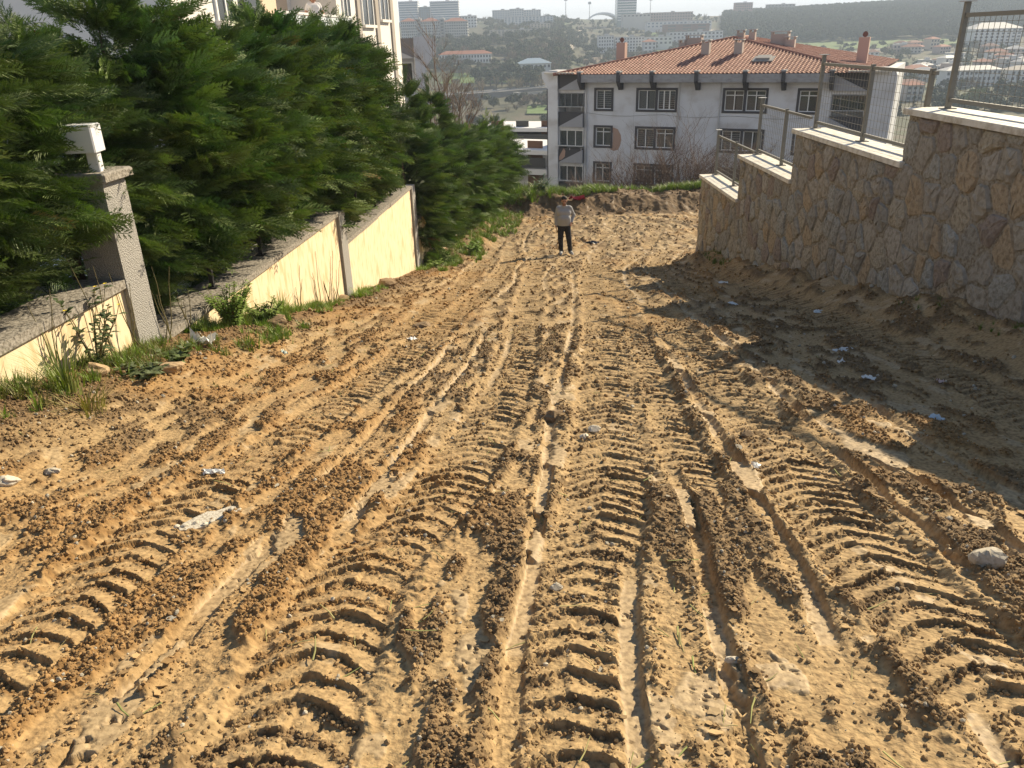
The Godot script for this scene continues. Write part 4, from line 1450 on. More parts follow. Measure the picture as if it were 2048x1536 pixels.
# ---------------------------------------------------------------- houses beside the lane
func make_side_buildings() -> void:
	var stucco := mat("white_stucco", 0.66, 0.63, 0.59, 0.9)
	# the tall white block behind the hedge: its flank runs along the hedge
	var x := Vector3(1, 0, 0.1).normalized()
	var t := thing("white_block", "tall white apartment block behind the hedge, its sunlit flank with balcony and windows", "building", Vector3(-8.5, -4.0, 0), 0.0)
	var at := func(D: float, w: float, y: float) -> Vector3: return Vector3(0.1 * D, y + 4.0, -D) + x * w
	var bx := func(mb: MB, d0: float, d1: float, w0: float, w1: float, y0: float, y1: float) -> void:
		var a: Vector3 = at.call(d0, 0, 0)
		var b: Vector3 = at.call(d1, 0, 0)
		var mid := (a + b) * 0.5 + x * (w0 + w1) * 0.5
		mid.y = (y0 + y1) * 0.5 + 4.0
		mb.box(mid, Vector3(w1 - w0, y1 - y0, a.distance_to(b)), Basis(x, Vector3.UP, x.cross(Vector3.UP)))
	var m := MB.new()
	bx.call(m, 17.6, 22.0, -9.0, 0.0, -6.0, 7.0)
	bx.call(m, 22.0, 29.2, -9.0, -1.6, -6.0, 7.0)
	bx.call(m, 29.2, 38.6, -9.0, 0.0, -6.0, 7.0)
	obj("wall", m, stucco, t)
	var pil := mat("grey_trim", 0.30, 0.27, 0.24, 0.85)
	for e in [[36.9, 37.4], [34.3, 34.8], [31.6, 32.0]]:
		var p := MB.new()
		bx.call(p, e[0], e[1], 0.0, 0.07, -6.0, 7.0)
		obj("trim_strip", p, pil, t)
	var glassd := mat("dark_glazing", 0.045, 0.05, 0.05, 0.15)
	for e in [[19.7, 20.6, 0.55, 2.6], [32.4, 33.9, 0.62, 3.0], [29.9, 30.7, 0.62, 3.0], [35.2, 36.5, 0.85, 3.2]]:
		var w := MB.new()
		bx.call(w, e[0], e[1], 0.0, 0.03, e[2], e[3])
		var wo := obj("window", w, glassd, t)
		var f := MB.new()
		for q in [[e[0] - 0.08, e[0]], [e[1], e[1] + 0.08], [(e[0] + e[1]) * 0.5 - 0.03, (e[0] + e[1]) * 0.5 + 0.03]]:
			bx.call(f, q[0], q[1], 0.0, 0.06, e[2], e[3])
		obj("frame", f, mat("window_pvc", 0.72, 0.72, 0.71, 0.4), wo)
		var s := MB.new()
		bx.call(s, e[0] - 0.15, e[1] + 0.15, 0.0, 0.14, e[2] - 0.1, e[2])
		obj("sill", s, stucco, wo)
	# a dark glazed stair strip
	var st := MB.new()
	bx.call(st, 21.1, 22.1, 0.002, 0.12, -4.0, 7.0)
	var sto := obj("stair_glazing", st, glassd, t)
	for k in 6:
		var b := MB.new()
		bx.call(b, 21.1, 22.1, 0.12, 0.16, -3.4 + k * 1.4, -3.3 + k * 1.4)
		obj("glazing_bar", b, mat("dark_aluminium", 0.16, 0.17, 0.18, 0.4), sto)
	# balcony: floor slab, white parapet, frosted front panels
	var fl := MB.new()
	bx.call(fl, 22.12, 29.2, -1.6, 0.55, -0.45, -0.25)
	var bal := obj("balcony", fl, stucco, t)
	var glass := mat("frosted_panel", 0.52, 0.57, 0.60, 0.35)
	for k in 5:
		var g := MB.new()
		bx.call(g, 22.2 + k * 1.4, 22.2 + k * 1.4 + 1.3, 0.48, 0.51, -0.2, 0.74)
		obj("balcony_panel", g, glass, bal)
	var rl := MB.new()
	bx.call(rl, 22.15, 29.2, 0.45, 0.54, 0.76, 0.82)
	obj("handrail", rl, mat("rail_white", 0.60, 0.60, 0.60, 0.5), bal)
	var dr := MB.new()
	bx.call(dr, 23.0, 25.0, -1.6, -1.56, -0.25, 2.1)
	obj("balcony_door", dr, mat("door_white", 0.66, 0.66, 0.66, 0.5), t)
	var cur := MB.new()
	bx.call(cur, 25.6, 28.6, -1.6, -1.5, -0.25, 2.3)
	obj("door_surround", cur, mat("beige_render", 0.55, 0.43, 0.32, 0.9), t)

	# the sister house, its roof corner just clear of the hedge
	var h := thing("corner_house", "pale house corner with balcony under a red roof, right of the white block", "building", Vector3(-6.2, -11.7, -62.0), 0.12)
	var yo := 14.0
	var fac: Material = mats["facade"]
	var hm := MB.new()
	hm.box(Vector3(-7.0, (yo - 2.9) * 0.5, -6.0), Vector3(13.4, yo - 2.9, 12.0))
	obj("wall", hm, fac, h)
	var hf := MB.new()
	hf.prism(PackedVector2Array([Vector2(0.0, 0), Vector2(0.6, 0), Vector2(0.7, yo - 5.0), Vector2(0.75, yo - 4.1), Vector2(1.6, yo - 3.1), Vector2(1.6, yo - 2.2), Vector2(0.9, yo - 1.95), Vector2(0.0, yo - 2.05)]), Vector3(-0.3, 0, 0.02), Vector3.RIGHT, Vector3.UP, Vector3(0, 0, 0.9))
	obj("end_fin", hf, fac, h)
	var hs := MB.new()
	hs.box(Vector3(-1.7, yo - 2.75, 0.32), Vector3(2.75, 1.3, 0.5))
	obj("spandrel", hs, mat("taupe_paint", 0.30, 0.27, 0.25, 0.9), h)
	var hw := MB.new()
	hw.prism(PackedVector2Array([Vector2(-3.1, yo - 3.45), Vector2(-0.32, yo - 3.45), Vector2(-3.1, yo - 2.2)]), Vector3(0, 0, 0.574), Vector3.RIGHT, Vector3.UP, Vector3(0, 0, 0.2))
	obj("balcony_wedge", hw, stucco, h)
	var hg := MB.new()
	hg.box(Vector3(-1.6, yo - 4.5, 0.02), Vector3(2.3, 1.6, 0.06))
	var hgo := obj("balcony_glazing", hg, mat("dark_glazing", 0.045, 0.05, 0.05, 0.15), h)
	var hb := MB.new()
	frame4(hb, -2.75, -0.45, yo - 5.3, yo - 3.7, 0.1, 0.05, 0.14)
	hb.box(Vector3(-1.3, yo - 4.5, 0.095), Vector3(0.1, 1.4, 0.08))
	obj("frame", hb, mat("window_pvc", 0.72, 0.72, 0.71, 0.4), hgo)
	var hw2 := MB.new()
	hw2.box(Vector3(-4.3, yo - 4.4, 0.03), Vector3(1.3, 1.7, 0.08))
	obj("window", hw2, mats["dark_glazing"], h)
	var hc := MB.new()
	hc.box(Vector3(-6.0, yo - 2.75, 0.3), Vector3(5.6, 1.0, 0.6))
	obj("gutter_beam", hc, mats["gutter_concrete"], h)
	var hr := MB.new()
	hr.tri(Vector3(-13.5, yo - 2.2, 0.7), Vector3(-7.5, yo - 0.6, -6), Vector3(-2.0, yo - 2.2, 0.7))
	hr.tri(Vector3(-2.0, yo - 2.2, 0.7), Vector3(-7.5, yo - 0.6, -6), Vector3(-2.0, yo - 2.2, -12))
	obj("roof", hr, mat("roof_orange", 0.34, 0.15, 0.10, 0.85), h)

	# low modern houses seen down the gap
	var white := mat("modern_white", 0.68, 0.68, 0.68, 0.8)
	var dk := mat("modern_dark", 0.05, 0.053, 0.058, 0.6)
	var brick := mat("modern_orange", 0.16, 0.085, 0.05, 0.8)
	for q in [[Vector3(1.9, -19.0, -74.0), -0.45, 3, "white terraced house with sloping balconies between hedge and apartment house"], [Vector3(4.0, -19.0, -92.0), -0.3, 3, "white and charcoal modern house behind the terraced balconies"]]:
		var b := thing("modern_house", q[3], "building", q[0], q[1])
		var mm := MB.new()
		mm.box(Vector3(-2.0, 4.6, -3), Vector3(9.0, 9.2, 6.0))
		obj("wall", mm, dk if q[0].z < -80 else white, b)
		for s in 3:
			var sl := MB.new()
			sl.box(Vector3(-2.0, 2.0 + s * 2.9, 0.7), Vector3(9.4, 0.5, 1.6))
			var so := obj("balcony_slab", sl, white, b)
			var rr := MB.new()
			rr.box(Vector3(-2.0, 2.8 + s * 2.9, 1.45), Vector3(9.2, 0.9, 0.04))
			obj("balustrade", rr, dk, so)
			for k in 3:
				var ww := MB.new()
				ww.box(Vector3(-5.0 + k * 3.0, 3.6 + s * 2.9, 0.04), Vector3(1.5, 1.9, 0.08))
				obj("window", ww, brick if k % 2 == 0 else mats["dark_glazing"], b)
		var rf := MB.new()
		rf.box(Vector3(-2.0, 9.5, -2.4), Vector3(9.8, 0.4, 7.6))
		obj("roof", rf, white, b)

# ---------------------------------------------------------------- the valley and the hills
var TL := [[38, -9.0], [66, -15.5], [150, -30], [350, -38], [520, -36], [600, -29], [650, -22.5], [700, -17], [800, -9], [900, -1], [1000, 3], [1100, 11], [1250, 21], [1600, 33], [2000, 33], [2600, 20]]
var TM := [[38, -9.0], [66, -15.5], [150, -30], [350, -38], [520, -36], [600, -31], [750, -22], [850, -16.5], [950, -15], [1040, -5], [1130, 2], [1250, 9], [1450, 20], [1600, 28], [2000, 30], [2600, 20]]

func terrain(x: float, D: float) -> float:
	var a := x / maxf(D, 1.0)
	var wm := ss(0.06, 0.11, a)
	var wr := ss(0.235, 0.29, a)
	var y := lerp_table(TL, D)
	if wm > 0: y = lerpf(y, lerp_table(TM, D), wm)
	if wr > 0:
		var r := 24.0 + 14.0 * clampf((a - 0.25) / 0.35, 0.0, 1.0)
		var TR := [[38, -9.0], [66, -15.5], [150, -30], [350, -40], [500, -37], [700, -30], [850, -20], [1000, -8], [1250, -8 + (r + 8) * 0.6], [1500, r], [1900, r + 5], [2600, r - 20]]
		y = lerpf(y, lerp_table(TR, D), wr)
	return y

func make_terrain() -> void:
	var xs := []
	for i in 121:
		var f := (i - 60) / 60.0
		xs.append(1900.0 * f * absf(f) + 130.0 * f)
	var ds := []
	var d := 38.5
	while d < 2600:
		ds.append(d)
		d *= 1.035
	var V := PackedVector3Array()
	var C := PackedColorArray()
	for D in ds:
		for x in xs:
			var y := terrain(x, D) + (n_big.get_noise_2d(x * 0.03, D * 0.03) * 1.2 if D > 120 else 0.0)
			V.append(Vector3(x, y, -D))
			var q := n_big.get_noise_2d(x * 0.012 + 5, D * 0.012)
			var q2 := n_big.get_noise_2d(x * 0.09, D * 0.09 + 40)
			var k := Color(0.085, 0.085, 0.045).lerp(Color(0.06, 0.085, 0.03), ss(-0.2, 0.25, q))
			k = k.lerp(Color(0.13, 0.11, 0.075), ss(0.1, 0.35, q2))
			C.append(k)
	var n := xs.size()
	var N := PackedVector3Array()
	for j in ds.size():
		for i in n:
			var q := j * n + i
			var a := V[q - 1 if i > 0 else q]
			var b := V[q + 1 if i < n - 1 else q]
			var e := V[q - n if j > 0 else q]
			var f := V[q + n if j < ds.size() - 1 else q]
			N.append((b - a).cross(f - e).normalized())
	var I := PackedInt32Array()
	for j in ds.size() - 1:
		for i in n - 1:
			var q := j * n + i
			I.append_array(PackedInt32Array([q, q + n, q + 1, q + 1, q + n, q + n + 1]))
	var A := []
	A.resize(Mesh.ARRAY_MAX)
	A[Mesh.ARRAY_VERTEX] = V
	A[Mesh.ARRAY_NORMAL] = N
	A[Mesh.ARRAY_COLOR] = C
	A[Mesh.ARRAY_INDEX] = I
	var am := ArrayMesh.new()
	am.add_surface_from_arrays(Mesh.PRIMITIVE_TRIANGLES, A)
	var m := StandardMaterial3D.new()
	m.resource_name = "hillside"
	m.vertex_color_use_as_albedo = true
	m.roughness = 0.95
	m.albedo_texture = tex_grain
	m.uv1_triplanar = true
	m.uv1_world_triplanar = true
	m.uv1_scale = Vector3.ONE * 0.05
	var o := MeshInstance3D.new()
	o.name = numbered("terrain")
	o.mesh = am
	o.material_override = m
	add_child(o, true)
	struct(o)

func patch(called: String, pts: Array, m: Material, lift: float, kind := true) -> void:
	# a sheet of another ground cover draped on the terrain: strip of [x, D, x, D] cross sections
	var mb := MB.new()
	for i in pts.size() - 1:
		var p: Array = pts[i]
		var q: Array = pts[i + 1]
		var k := 6
		for s in k:
			var a0 := Vector2(p[0], p[1]).lerp(Vector2(q[0], q[1]), float(s) / k)
			var a1 := Vector2(p[0], p[1]).lerp(Vector2(q[0], q[1]), float(s + 1) / k)
			var b0 := Vector2(p[2], p[3]).lerp(Vector2(q[2], q[3]), float(s) / k)
			var b1 := Vector2(p[2], p[3]).lerp(Vector2(q[2], q[3]), float(s + 1) / k)
			var f := func(w: Vector2) -> Vector3: return Vector3(w.x, terrain(w.x, w.y) + lift, -w.y)
			mb.quad(f.call(a0), f.call(a1), f.call(b1), f.call(b0))
	struct(obj(called, mb, m))

# a far building: box of walls, windows joined row by row, flat or hipped roof
func block(label: String, x0: float, x1: float, D: float, top: float, deep: float, wall: Material, win: Material, floors: int, cols: int, roof: int, roofm: Material, band := false) -> Node3D:
	var base := terrain((x0 + x1) * 0.5, D) - 3.0
	var t := thing("far_building", label, "building", Vector3((x0 + x1) * 0.5, base, -D))
	var w := x1 - x0
	var h := top - base
	var mb := MB.new()
	mb.box(Vector3(0, h * 0.5, -deep * 0.5), Vector3(w, h, deep))
	obj("wall", mb, wall, t)
	var wm := MB.new()
	var fh := (h - 3.0) / floors
	fh = minf(fh, 3.6)
	for f in floors:
		var y := h - fh * (f + 0.55)
		if y < 0: break
		if band:
			wm.box(Vector3(0, y, 0.05), Vector3(w * 0.96, fh * 0.5, 0.2))
			wm.box(Vector3(w * 0.5 + 0.05, y, -deep * 0.5), Vector3(0.2, fh * 0.5, deep * 0.9))
		else:
			for c in cols:
				wm.box(Vector3(-w * 0.5 + w * (c + 0.5) / cols, y, 0.05), Vector3(w / cols * 0.5, fh * 0.52, 0.2))
			var sc := maxi(1, int(cols * deep / w))
			for c in sc:
				wm.box(Vector3(w * 0.5 + 0.05, y, -deep * (c + 0.5) / sc), Vector3(0.2, fh * 0.52, deep / sc * 0.5))
	stuff(obj("window_grid", wm, win, t))
	var r := MB.new()
	if roof == 1:
		var e := 0.8
		var rh := minf(w, deep) * 0.22
		var A := Vector3(-w * 0.5 - e, h, e)
		var B := Vector3(w * 0.5 + e, h, e)
		var C := Vector3(w * 0.5 + e, h, -deep - e)
		var E := Vector3(-w * 0.5 - e, h, -deep - e)
		var i := minf(w, deep) * 0.5
		var P := Vector3(-w * 0.5 + i, h + rh, -deep * 0.5)
		var Q := Vector3(w * 0.5 - i, h + rh, -deep * 0.5)
		if w < deep:
			P = Vector3(0, h + rh, -i); Q = Vector3(0, h + rh, -deep + i)
			r.tri(A, P, B); r.quad(B, P, Q, C); r.tri(C, Q, E); r.quad(E, Q, P, A)
		else:
			r.quad(A, P, Q, B); r.tri(B, Q, C); r.quad(C, Q, P, E); r.tri(E, P, A)
	else:
		r.box(Vector3(0, h + 0.25, -deep * 0.5), Vector3(w + 0.6, 0.5, deep + 0.6))
		r.box(Vector3(w * 0.1, h + 1.2, -deep * 0.5), Vector3(minf(5.0, w * 0.3), 1.9, minf(4.0, deep * 0.4)))
	obj("roof", r, roofm, t)
	return t

func leaf_crown(sd: int, H: float, R: float, y0: float, kind: int) -> ArrayMesh:
	# clumps of small faces through the crown's volume. kind 0 round, 1 umbrella, 2 spire, 3 bare twigs
	var r := RandomNumberGenerator.new()
	r.seed = sd
	var mb := MB.new()
	mb.tinted = true
	if kind == 3:
		for i in 110:
			var az := r.randf() * TAU
			var f := r.randf()
			var s := Vector3(cos(az) * 0.2 * R * f, lerpf(y0, H * 0.7, f), sin(az) * 0.2 * R * f)
			var e := s + Vector3(cos(az) * r.randf_range(0.3, 0.8) * R, r.randf_range(0.2, 0.45) * (H - y0), sin(az) * r.randf_range(0.3, 0.8) * R)
			var q := (e - s).cross(Vector3(cos(az + 1.2), 0.3, sin(az + 1.2))).normalized() * 0.09
			mb.col = Color(1, 1, 1) * r.randf_range(0.75, 1.25)
			mb.tri(s - q, e, s + q)
			for j in 3:
				var m := s.lerp(e, r.randf_range(0.4, 0.95))
				var e2 := m + Vector3(r.randf_range(-0.5, 0.5) * R, r.randf_range(0.1, 0.35) * R, r.randf_range(-0.5, 0.5) * R) * 0.6
				mb.tri(m - q * 0.7, e2, m + q * 0.7)
		return mb.mesh()
	var clumps := []
	for i in 16:
		var az := r.randf() * TAU
		var f := r.randf()
		var p: Vector3
		if kind == 0: p = Vector3(cos(az) * R * 0.62 * sqrt(r.randf()), lerpf(y0 + R * 0.4, H - R * 0.35, f), sin(az) * R * 0.62 * sqrt(r.randf()))
		elif kind == 1: p = Vector3(cos(az) * R * 0.75 * sqrt(f), lerpf(y0 + (H - y0) * 0.45, H - R * 0.2, r.randf()) - 0.25 * R * f, sin(az) * R * 0.75 * sqrt(f))
		else: p = Vector3(cos(az) * R * 0.3 * (1 - f), lerpf(y0, H * 0.92, f), sin(az) * R * 0.3 * (1 - f))
		clumps.append([p, R * (0.42 if kind != 2 else 0.55 * (1.05 - f)) * r.randf_range(0.75, 1.2), r.randf_range(0.75, 1.25)])
	for c in clumps:
		for i in 46:
			var d := Vector3(r.randfn(), r.randfn(), r.randfn()).normalized()
			var p: Vector3 = c[0] + d * c[1] * pow(r.randf(), 0.4) * Vector3(1, 0.8, 1)
			var u := d.cross(Vector3(r.randfn(), r.randfn(), r.randfn())).normalized()
			var v := d.cross(u)
			var s := R * r.randf_range(0.07, 0.15)
			mb.col = Color(1, 1, 1) * float(c[2]) * r.randf_range(0.8, 1.2)
			u = (u + d * 0.4).normalized() * s
			v = v * s
			mb.tri(p - u, p + v, p + u)
			mb.tri(p - u, p + u, p - v * 0.8)
	return mb.mesh()

var protos := {}
func tree_kind(kind: String) -> Array:
	if protos.has(kind): return protos[kind]
	var spec: Array = {
		"pine": [9.0, 4.2, 2.5, 1, [0.045, 0.070, 0.030]], "stone_pine": [10.0, 5.0, 4.0, 1, [0.035, 0.062, 0.024]],
		"broad": [8.0, 4.0, 1.5, 0, [0.10, 0.125, 0.045]], "olive": [6.0, 3.5, 1.0, 0, [0.085, 0.10, 0.055]],
		"cypress": [11.0, 2.2, 0.8, 2, [0.035, 0.058, 0.026]], "bare": [9.0, 4.0, 2.0, 3, [0.17, 0.125, 0.095]],
		"bare_gold": [9.0, 4.5, 1.5, 3, [0.26, 0.20, 0.105]], "willow": [8.0, 4.2, 0.8, 0, [0.19, 0.21, 0.07]]}[kind]
	var out := []
	for v in 2:
		var H: float = spec[0]
		var m := StandardMaterial3D.new()
		m.resource_name = "foliage_" + kind
		m.vertex_color_use_as_albedo = true
		m.albedo_color = lin(spec[4][0], spec[4][1], spec[4][2])
		m.roughness = 0.85
		m.cull_mode = BaseMaterial3D.CULL_DISABLED
		var tk := MB.new()
		tk.tube([Vector3(0, -0.6, 0), Vector3(0.1, H * 0.35, 0.05), Vector3(0, H * 0.75, 0)], [0.32, 0.22, 0.06], 6)
		for i in 4:
			var az := i * 1.6
			tk.tube([Vector3(0.05, H * 0.35, 0), Vector3(cos(az) * spec[1] * 0.55, H * 0.62, sin(az) * spec[1] * 0.55)], [0.13, 0.04], 5, false)
		out.append([tk.mesh(), leaf_crown(kind.hash() % 1000 + v * 7, H, spec[1], spec[2], spec[3]), m])
	protos[kind] = out
	return out

func plant_tree(kind: String, label: String, group: String, x: float, D: float, s: float) -> void:
	var P: Array = tree_kind(kind)[rng.randi() % 2]
	var t := thing(("bare_tree" if kind.begins_with("bare") else kind + "_tree"), label, "tree", Vector3(x, terrain(x, D) - 0.3, -D), rnd(0, TAU), group)
	t.scale = Vector3(s, s * rnd(0.85, 1.15), s)
	part("trunk", P[0], mat("far_bark", 0.10, 0.08, 0.06, 0.95), t)
	part("crown", P[1], P[2], t)

func make_valley() -> void:
	var asphalt := mat("asphalt", 0.16, 0.155, 0.15, 0.9)
	var pale := mat("pale_track", 0.42, 0.38, 0.32, 0.95)
	var meadow := mat("meadow", 0.10, 0.17, 0.035, 0.95)
	var field := mat("ploughed_field", 0.16, 0.12, 0.08, 0.95)
	# ground covers
	patch("meadow", [[95, 1180, 60, 1180], [80, 1260, 120, 1270]], meadow, 0.5)
	patch("meadow", [[290, 850, 480, 850], [310, 930, 520, 920]], meadow, 0.6)
	patch("meadow", [[190, 1060, 235, 1040], [190, 1120, 240, 1100]], meadow, 0.6)
	patch("meadow", [[12, 430, 34, 425], [14, 480, 38, 475]], meadow, 0.4)
	patch("meadow", [[-46, 600, 30, 590], [-40, 640, 32, 640]], meadow, 0.4)
	patch("meadow", [[150, 840, 185, 830], [160, 900, 200, 880]], meadow, 0.5)
	patch("ploughed_field", [[70, 700, 200, 690], [75, 780, 190, 770]], field, 0.4)
	patch("track", [[60, 800, 66, 800], [90, 1000, 97, 1000], [113, 1240, 121, 1240]], pale, 0.7)
	patch("track", [[140, 960, 148, 960], [160, 1080, 168, 1080]], pale, 0.7)
	patch("road", [[255, 900, 268, 900], [272, 1020, 282, 1015], [272, 1150, 284, 1150], [240, 1320, 254, 1320]], pale, 0.7)
	patch("road", [[300, 780, 310, 775], [400, 862, 410, 858], [520, 930, 530, 924]], pale, 0.6)
	# the highway on its embankment, with a bridge
	var hw := MB.new()
	var P := [[-260, 470, -34.0], [-60, 515, -36.0], [0, 535, -35.0], [60, 580, -34.0], [160, 640, -31.0], [300, 700, -27.0]]
	for i in P.size() - 1:
		var a := Vector3(P[i][0], P[i][2] + 3.5, -P[i][1])
		var b := Vector3(P[i + 1][0], P[i + 1][2] + 3.5, -P[i + 1][1])
		var s := (b - a).cross(Vector3.UP).normalized()
		for lane in [[0.0, 9.0], [14.0, 23.0]]:
			hw.quad(a - s * lane[0], a - s * lane[1], b - s * lane[1], b - s * lane[0])
		hw.quad(a + Vector3(0, -7, 0), a, b, b + Vector3(0, -7, 0))
	var ho := obj("highway", hw, asphalt)
	struct(ho)
	var br := MB.new()
	br.box(Vector3(24, -35.0, -546), Vector3(34, 4.5, 1.0), Basis(Vector3.UP, 0.62))
	br.box(Vector3(37, -36.0, -548), Vector3(3.0, 8.0, 6.0), Basis(Vector3.UP, 0.62))
	br.box(Vector3(9, -36.0, -531), Vector3(3.0, 8.0, 6.0), Basis(Vector3.UP, 0.62))
	tag(obj("highway_bridge", br, mat("bridge_concrete", 0.34, 0.33, 0.31, 0.9)), "grey concrete bridge wall carrying the highway left of the apartment house", "bridge")
	var rail := MB.new()
	for i in P.size() - 1:
		rail.bar(Vector3(P[i][0], P[i][2] + 4.3, -P[i][1] + 0.3), Vector3(P[i + 1][0], P[i + 1][2] + 4.3, -P[i + 1][1] + 0.3), 0.15, 0.5)
	tag(obj("guard_rail", rail, mat("galvanised", 0.36, 0.37, 0.38, 0.5)), "low pale guard rail along the highway", "guard rail")
	for c in [[-5.0, 538.0, 0, "white car on the highway nearest the bare tree"], [20.0, 560.0, 1, "dark car on the highway left of two close together"], [27.0, 565.0, 0, "pale car on the highway right beside the apartment house"]]:
		make_car(Vector3(c[0], lerp_table([[-60, -36.0 + 3.52], [0, -35.0 + 3.52], [60, -34.0 + 3.52]], c[0]), -c[1]), 0.62, c[2], c[3])
	# traffic sign and blue sign board
	var sg := thing("road_sign", "small blue rectangular road sign board beside the bare tree", "sign", Vector3(-29.5, terrain(-29.5, 380), -380))
	var sp := MB.new()
	sp.tube([Vector3(0, 0, 0), Vector3(0, 9.5, 0)], [0.12, 0.12], 6)
	obj("pole", sp, mat("galvanised", 0.36, 0.37, 0.38, 0.5), sg)
	var sb := MB.new()
	sb.box(Vector3(0, 11.3, 0.1), Vector3(3.0, 2.6, 0.12))
	obj("board", sb, mat("sign_blue", 0.02, 0.09, 0.45, 0.5), sg)

	var conc := mat("far_concrete", 0.50, 0.49, 0.46, 0.9)
	var white := mat("far_white", 0.66, 0.66, 0.65, 0.85)
	var cream := mat("far_cream", 0.55, 0.49, 0.40, 0.9)
	var tile := mat("far_tile", 0.36, 0.14, 0.085, 0.9)
	var flat := mat("far_flat_roof", 0.48, 0.47, 0.46, 0.9)
	var win := mat("far_window", 0.055, 0.065, 0.08, 0.25)
	var blue := mat("far_blue_glass", 0.12, 0.19, 0.27, 0.2)
	var teal := mat("far_teal_glass", 0.05, 0.16, 0.19, 0.2)
	var green := mat("far_green_glass", 0.04, 0.10, 0.075, 0.3)
	var brick := mat("far_brick", 0.22, 0.11, 0.09, 0.9)
	var grey := mat("far_grey", 0.30, 0.29, 0.28, 0.9)
	block("tall white slab with blue window bands, far left above the orange roofs", -149, -121, 1250, 52.5, 30, white, blue, 10, 1, 0, flat, true)
	block("lower blue glass link between the two tall white slabs", -124, -104, 1262, 45, 20, blue, win, 8, 6, 0, flat)
	block("tall white slab with blue window bands, right of the blue glass link", -102.5, -61, 1240, 51, 30, white, blue, 10, 1, 0, flat, true)
	block("low white block right below the tall banded slabs", -57, -33, 1150, 28.7, 18, white, win, 4, 6, 0, flat)
	block("seven storey grey apartment row with orange roof, leftmost of three", -107, -90, 905, 19.2, 16, conc, win, 7, 8, 1, tile)
	block("seven storey grey apartment row with orange roof, middle of three", -85.5, -65.5, 905, 18.7, 16, conc, win, 7, 9, 1, tile)
	block("seven storey grey apartment row with orange roof, rightmost of three", -60.5, -36, 905, 18.0, 16, conc, win, 7, 10, 1, tile)
	block("brown stair tower between the left and middle orange roofed rows", -90, -85.5, 904, 21.0, 14, grey, win, 7, 1, 0, flat)
	block("brown stair tower between the middle and right orange roofed rows", -65.5, -60.5, 904, 20.5, 14, grey, win, 7, 1, 0, flat)
	block("three storey white block with orange roof beside the white flank", -82, -60, 705, -8.3, 14, white, win, 3, 8, 1, tile)
	block("long low block with orange roof half hidden by pines", -52.5, -9, 692, -11.0, 12, white, win, 2, 18, 1, tile)
	block("white stepped block with blue windows, left end of the hilltop row", -12.6, 13, 1255, 37.5, 22, white, blue, 6, 7, 0, flat)
	block("white stepped block with blue windows, middle of the hilltop row", 13.2, 33.6, 1258, 38.8, 22, white, blue, 6, 6, 0, flat)
	block("white stepped block with blue windows, right end of the hilltop row", 33.8, 58.6, 1255, 36.7, 22, white, blue, 6, 7, 0, flat)
	block("white block with green glass strips below the hilltop row", 4, 70.5, 1150, 26, 20, white, blue, 5, 14, 0, flat)
	for k in 4: pass
	block("beige long block with green glass strips in front of the white ones", -13.9, 50, 990, 8.6, 22, cream, win, 4, 14, 0, flat)
	block("beige corner block with sunlit orange flank behind the beige long block", 36, 60, 1040, 15, 24, cream, win, 5, 6, 0, flat)
	var pav := block("low pavilion with wide pale blue hip roof above the dark pines", 11.2, 36.2, 620, -17.6, 16, white, win, 1, 8, 1, mat("blue_sheet_roof", 0.36, 0.45, 0.52, 0.5))
	block("long low shed with cream roof left of the path", 30, 54, 890, -5.5, 8, white, win, 1, 6, 0, mat("cream_sheet", 0.6, 0.56, 0.45, 0.7))
	block("teal glass tower rising over the hilltop campus", 177.5, 206.5, 1300, 62, 28, teal, white, 12, 1, 0, white, true)
	block("grey block with dark upright window strips below the glass tower", 172, 211, 1200, 26, 20, conc, win, 1, 7, 0, flat)
	block("pinkish long campus block right of the glass tower", 212, 282, 1250, 28, 20, mat("far_pink", 0.42, 0.33, 0.30, 0.9), win, 3, 18, 0, flat)
	block("white framed terrace block in the middle of the campus", 195, 282, 1135, 14.5, 16, white, blue, 2, 16, 0, flat)
	block("red brick block in front of the white framed terrace", 209, 267, 1085, 10.2, 14, brick, win, 2, 3, 0, flat)
	block("white modern block with dark tall windows, lowest of the campus", 190, 251, 955, 1.0, 18, white, win, 3, 14, 0, flat)
	block("white five storey hostel, left wing behind the pink chimney", 98, 113.6, 852, -0.7, 14, white, win, 5, 6, 0, flat)
	block("white five storey hostel, right wing behind the pink chimney", 115, 145, 855, -2.3, 14, white, win, 5, 10, 0, flat)
	block("small white house with red roof at the end of the hostel", 141, 153, 832, -7.0, 12, white, win, 3, 3, 1, tile)
	block("low white link building beside the hostel", 151, 179, 882, -3.2, 10, white, win, 2, 6, 0, flat)
	block("red and white block on the skyline at the edge of the forest", 399, 428, 1450, 44, 14, mat("far_rose", 0.46, 0.27, 0.24, 0.9), win, 3, 8, 0, white)
	block("long flat building on the forest skyline", 463, 511, 1480, 40.5, 12, grey, win, 1, 8, 0, flat)
	# stadium shell and floodlight masts
	var stad := MB.new()
	for i in 12:
		var a0 := PI * i / 12.0
		var a1 := PI * (i + 1) / 12.0
		var p0 := Vector3(228 - 34 * cos(a0), 30 + 17 * sin(a0), -1900)
		var p1 := Vector3(228 - 34 * cos(a1), 30 + 17 * sin(a1), -1900)
		stad.quad(p0, p0 + Vector3(0, -4, -60), p1 + Vector3(0, -4, -60), p1)
		stad.quad(p0 + Vector3(0, -4, 1), p0, p1, p1 + Vector3(0, -4, 1))
	tag(obj("stadium_roof", stad, mat("stadium_white", 0.6, 0.62, 0.63, 0.6)), "pale arched stadium roof on the skyline left of the glass tower", "stadium")
	var mi := 0
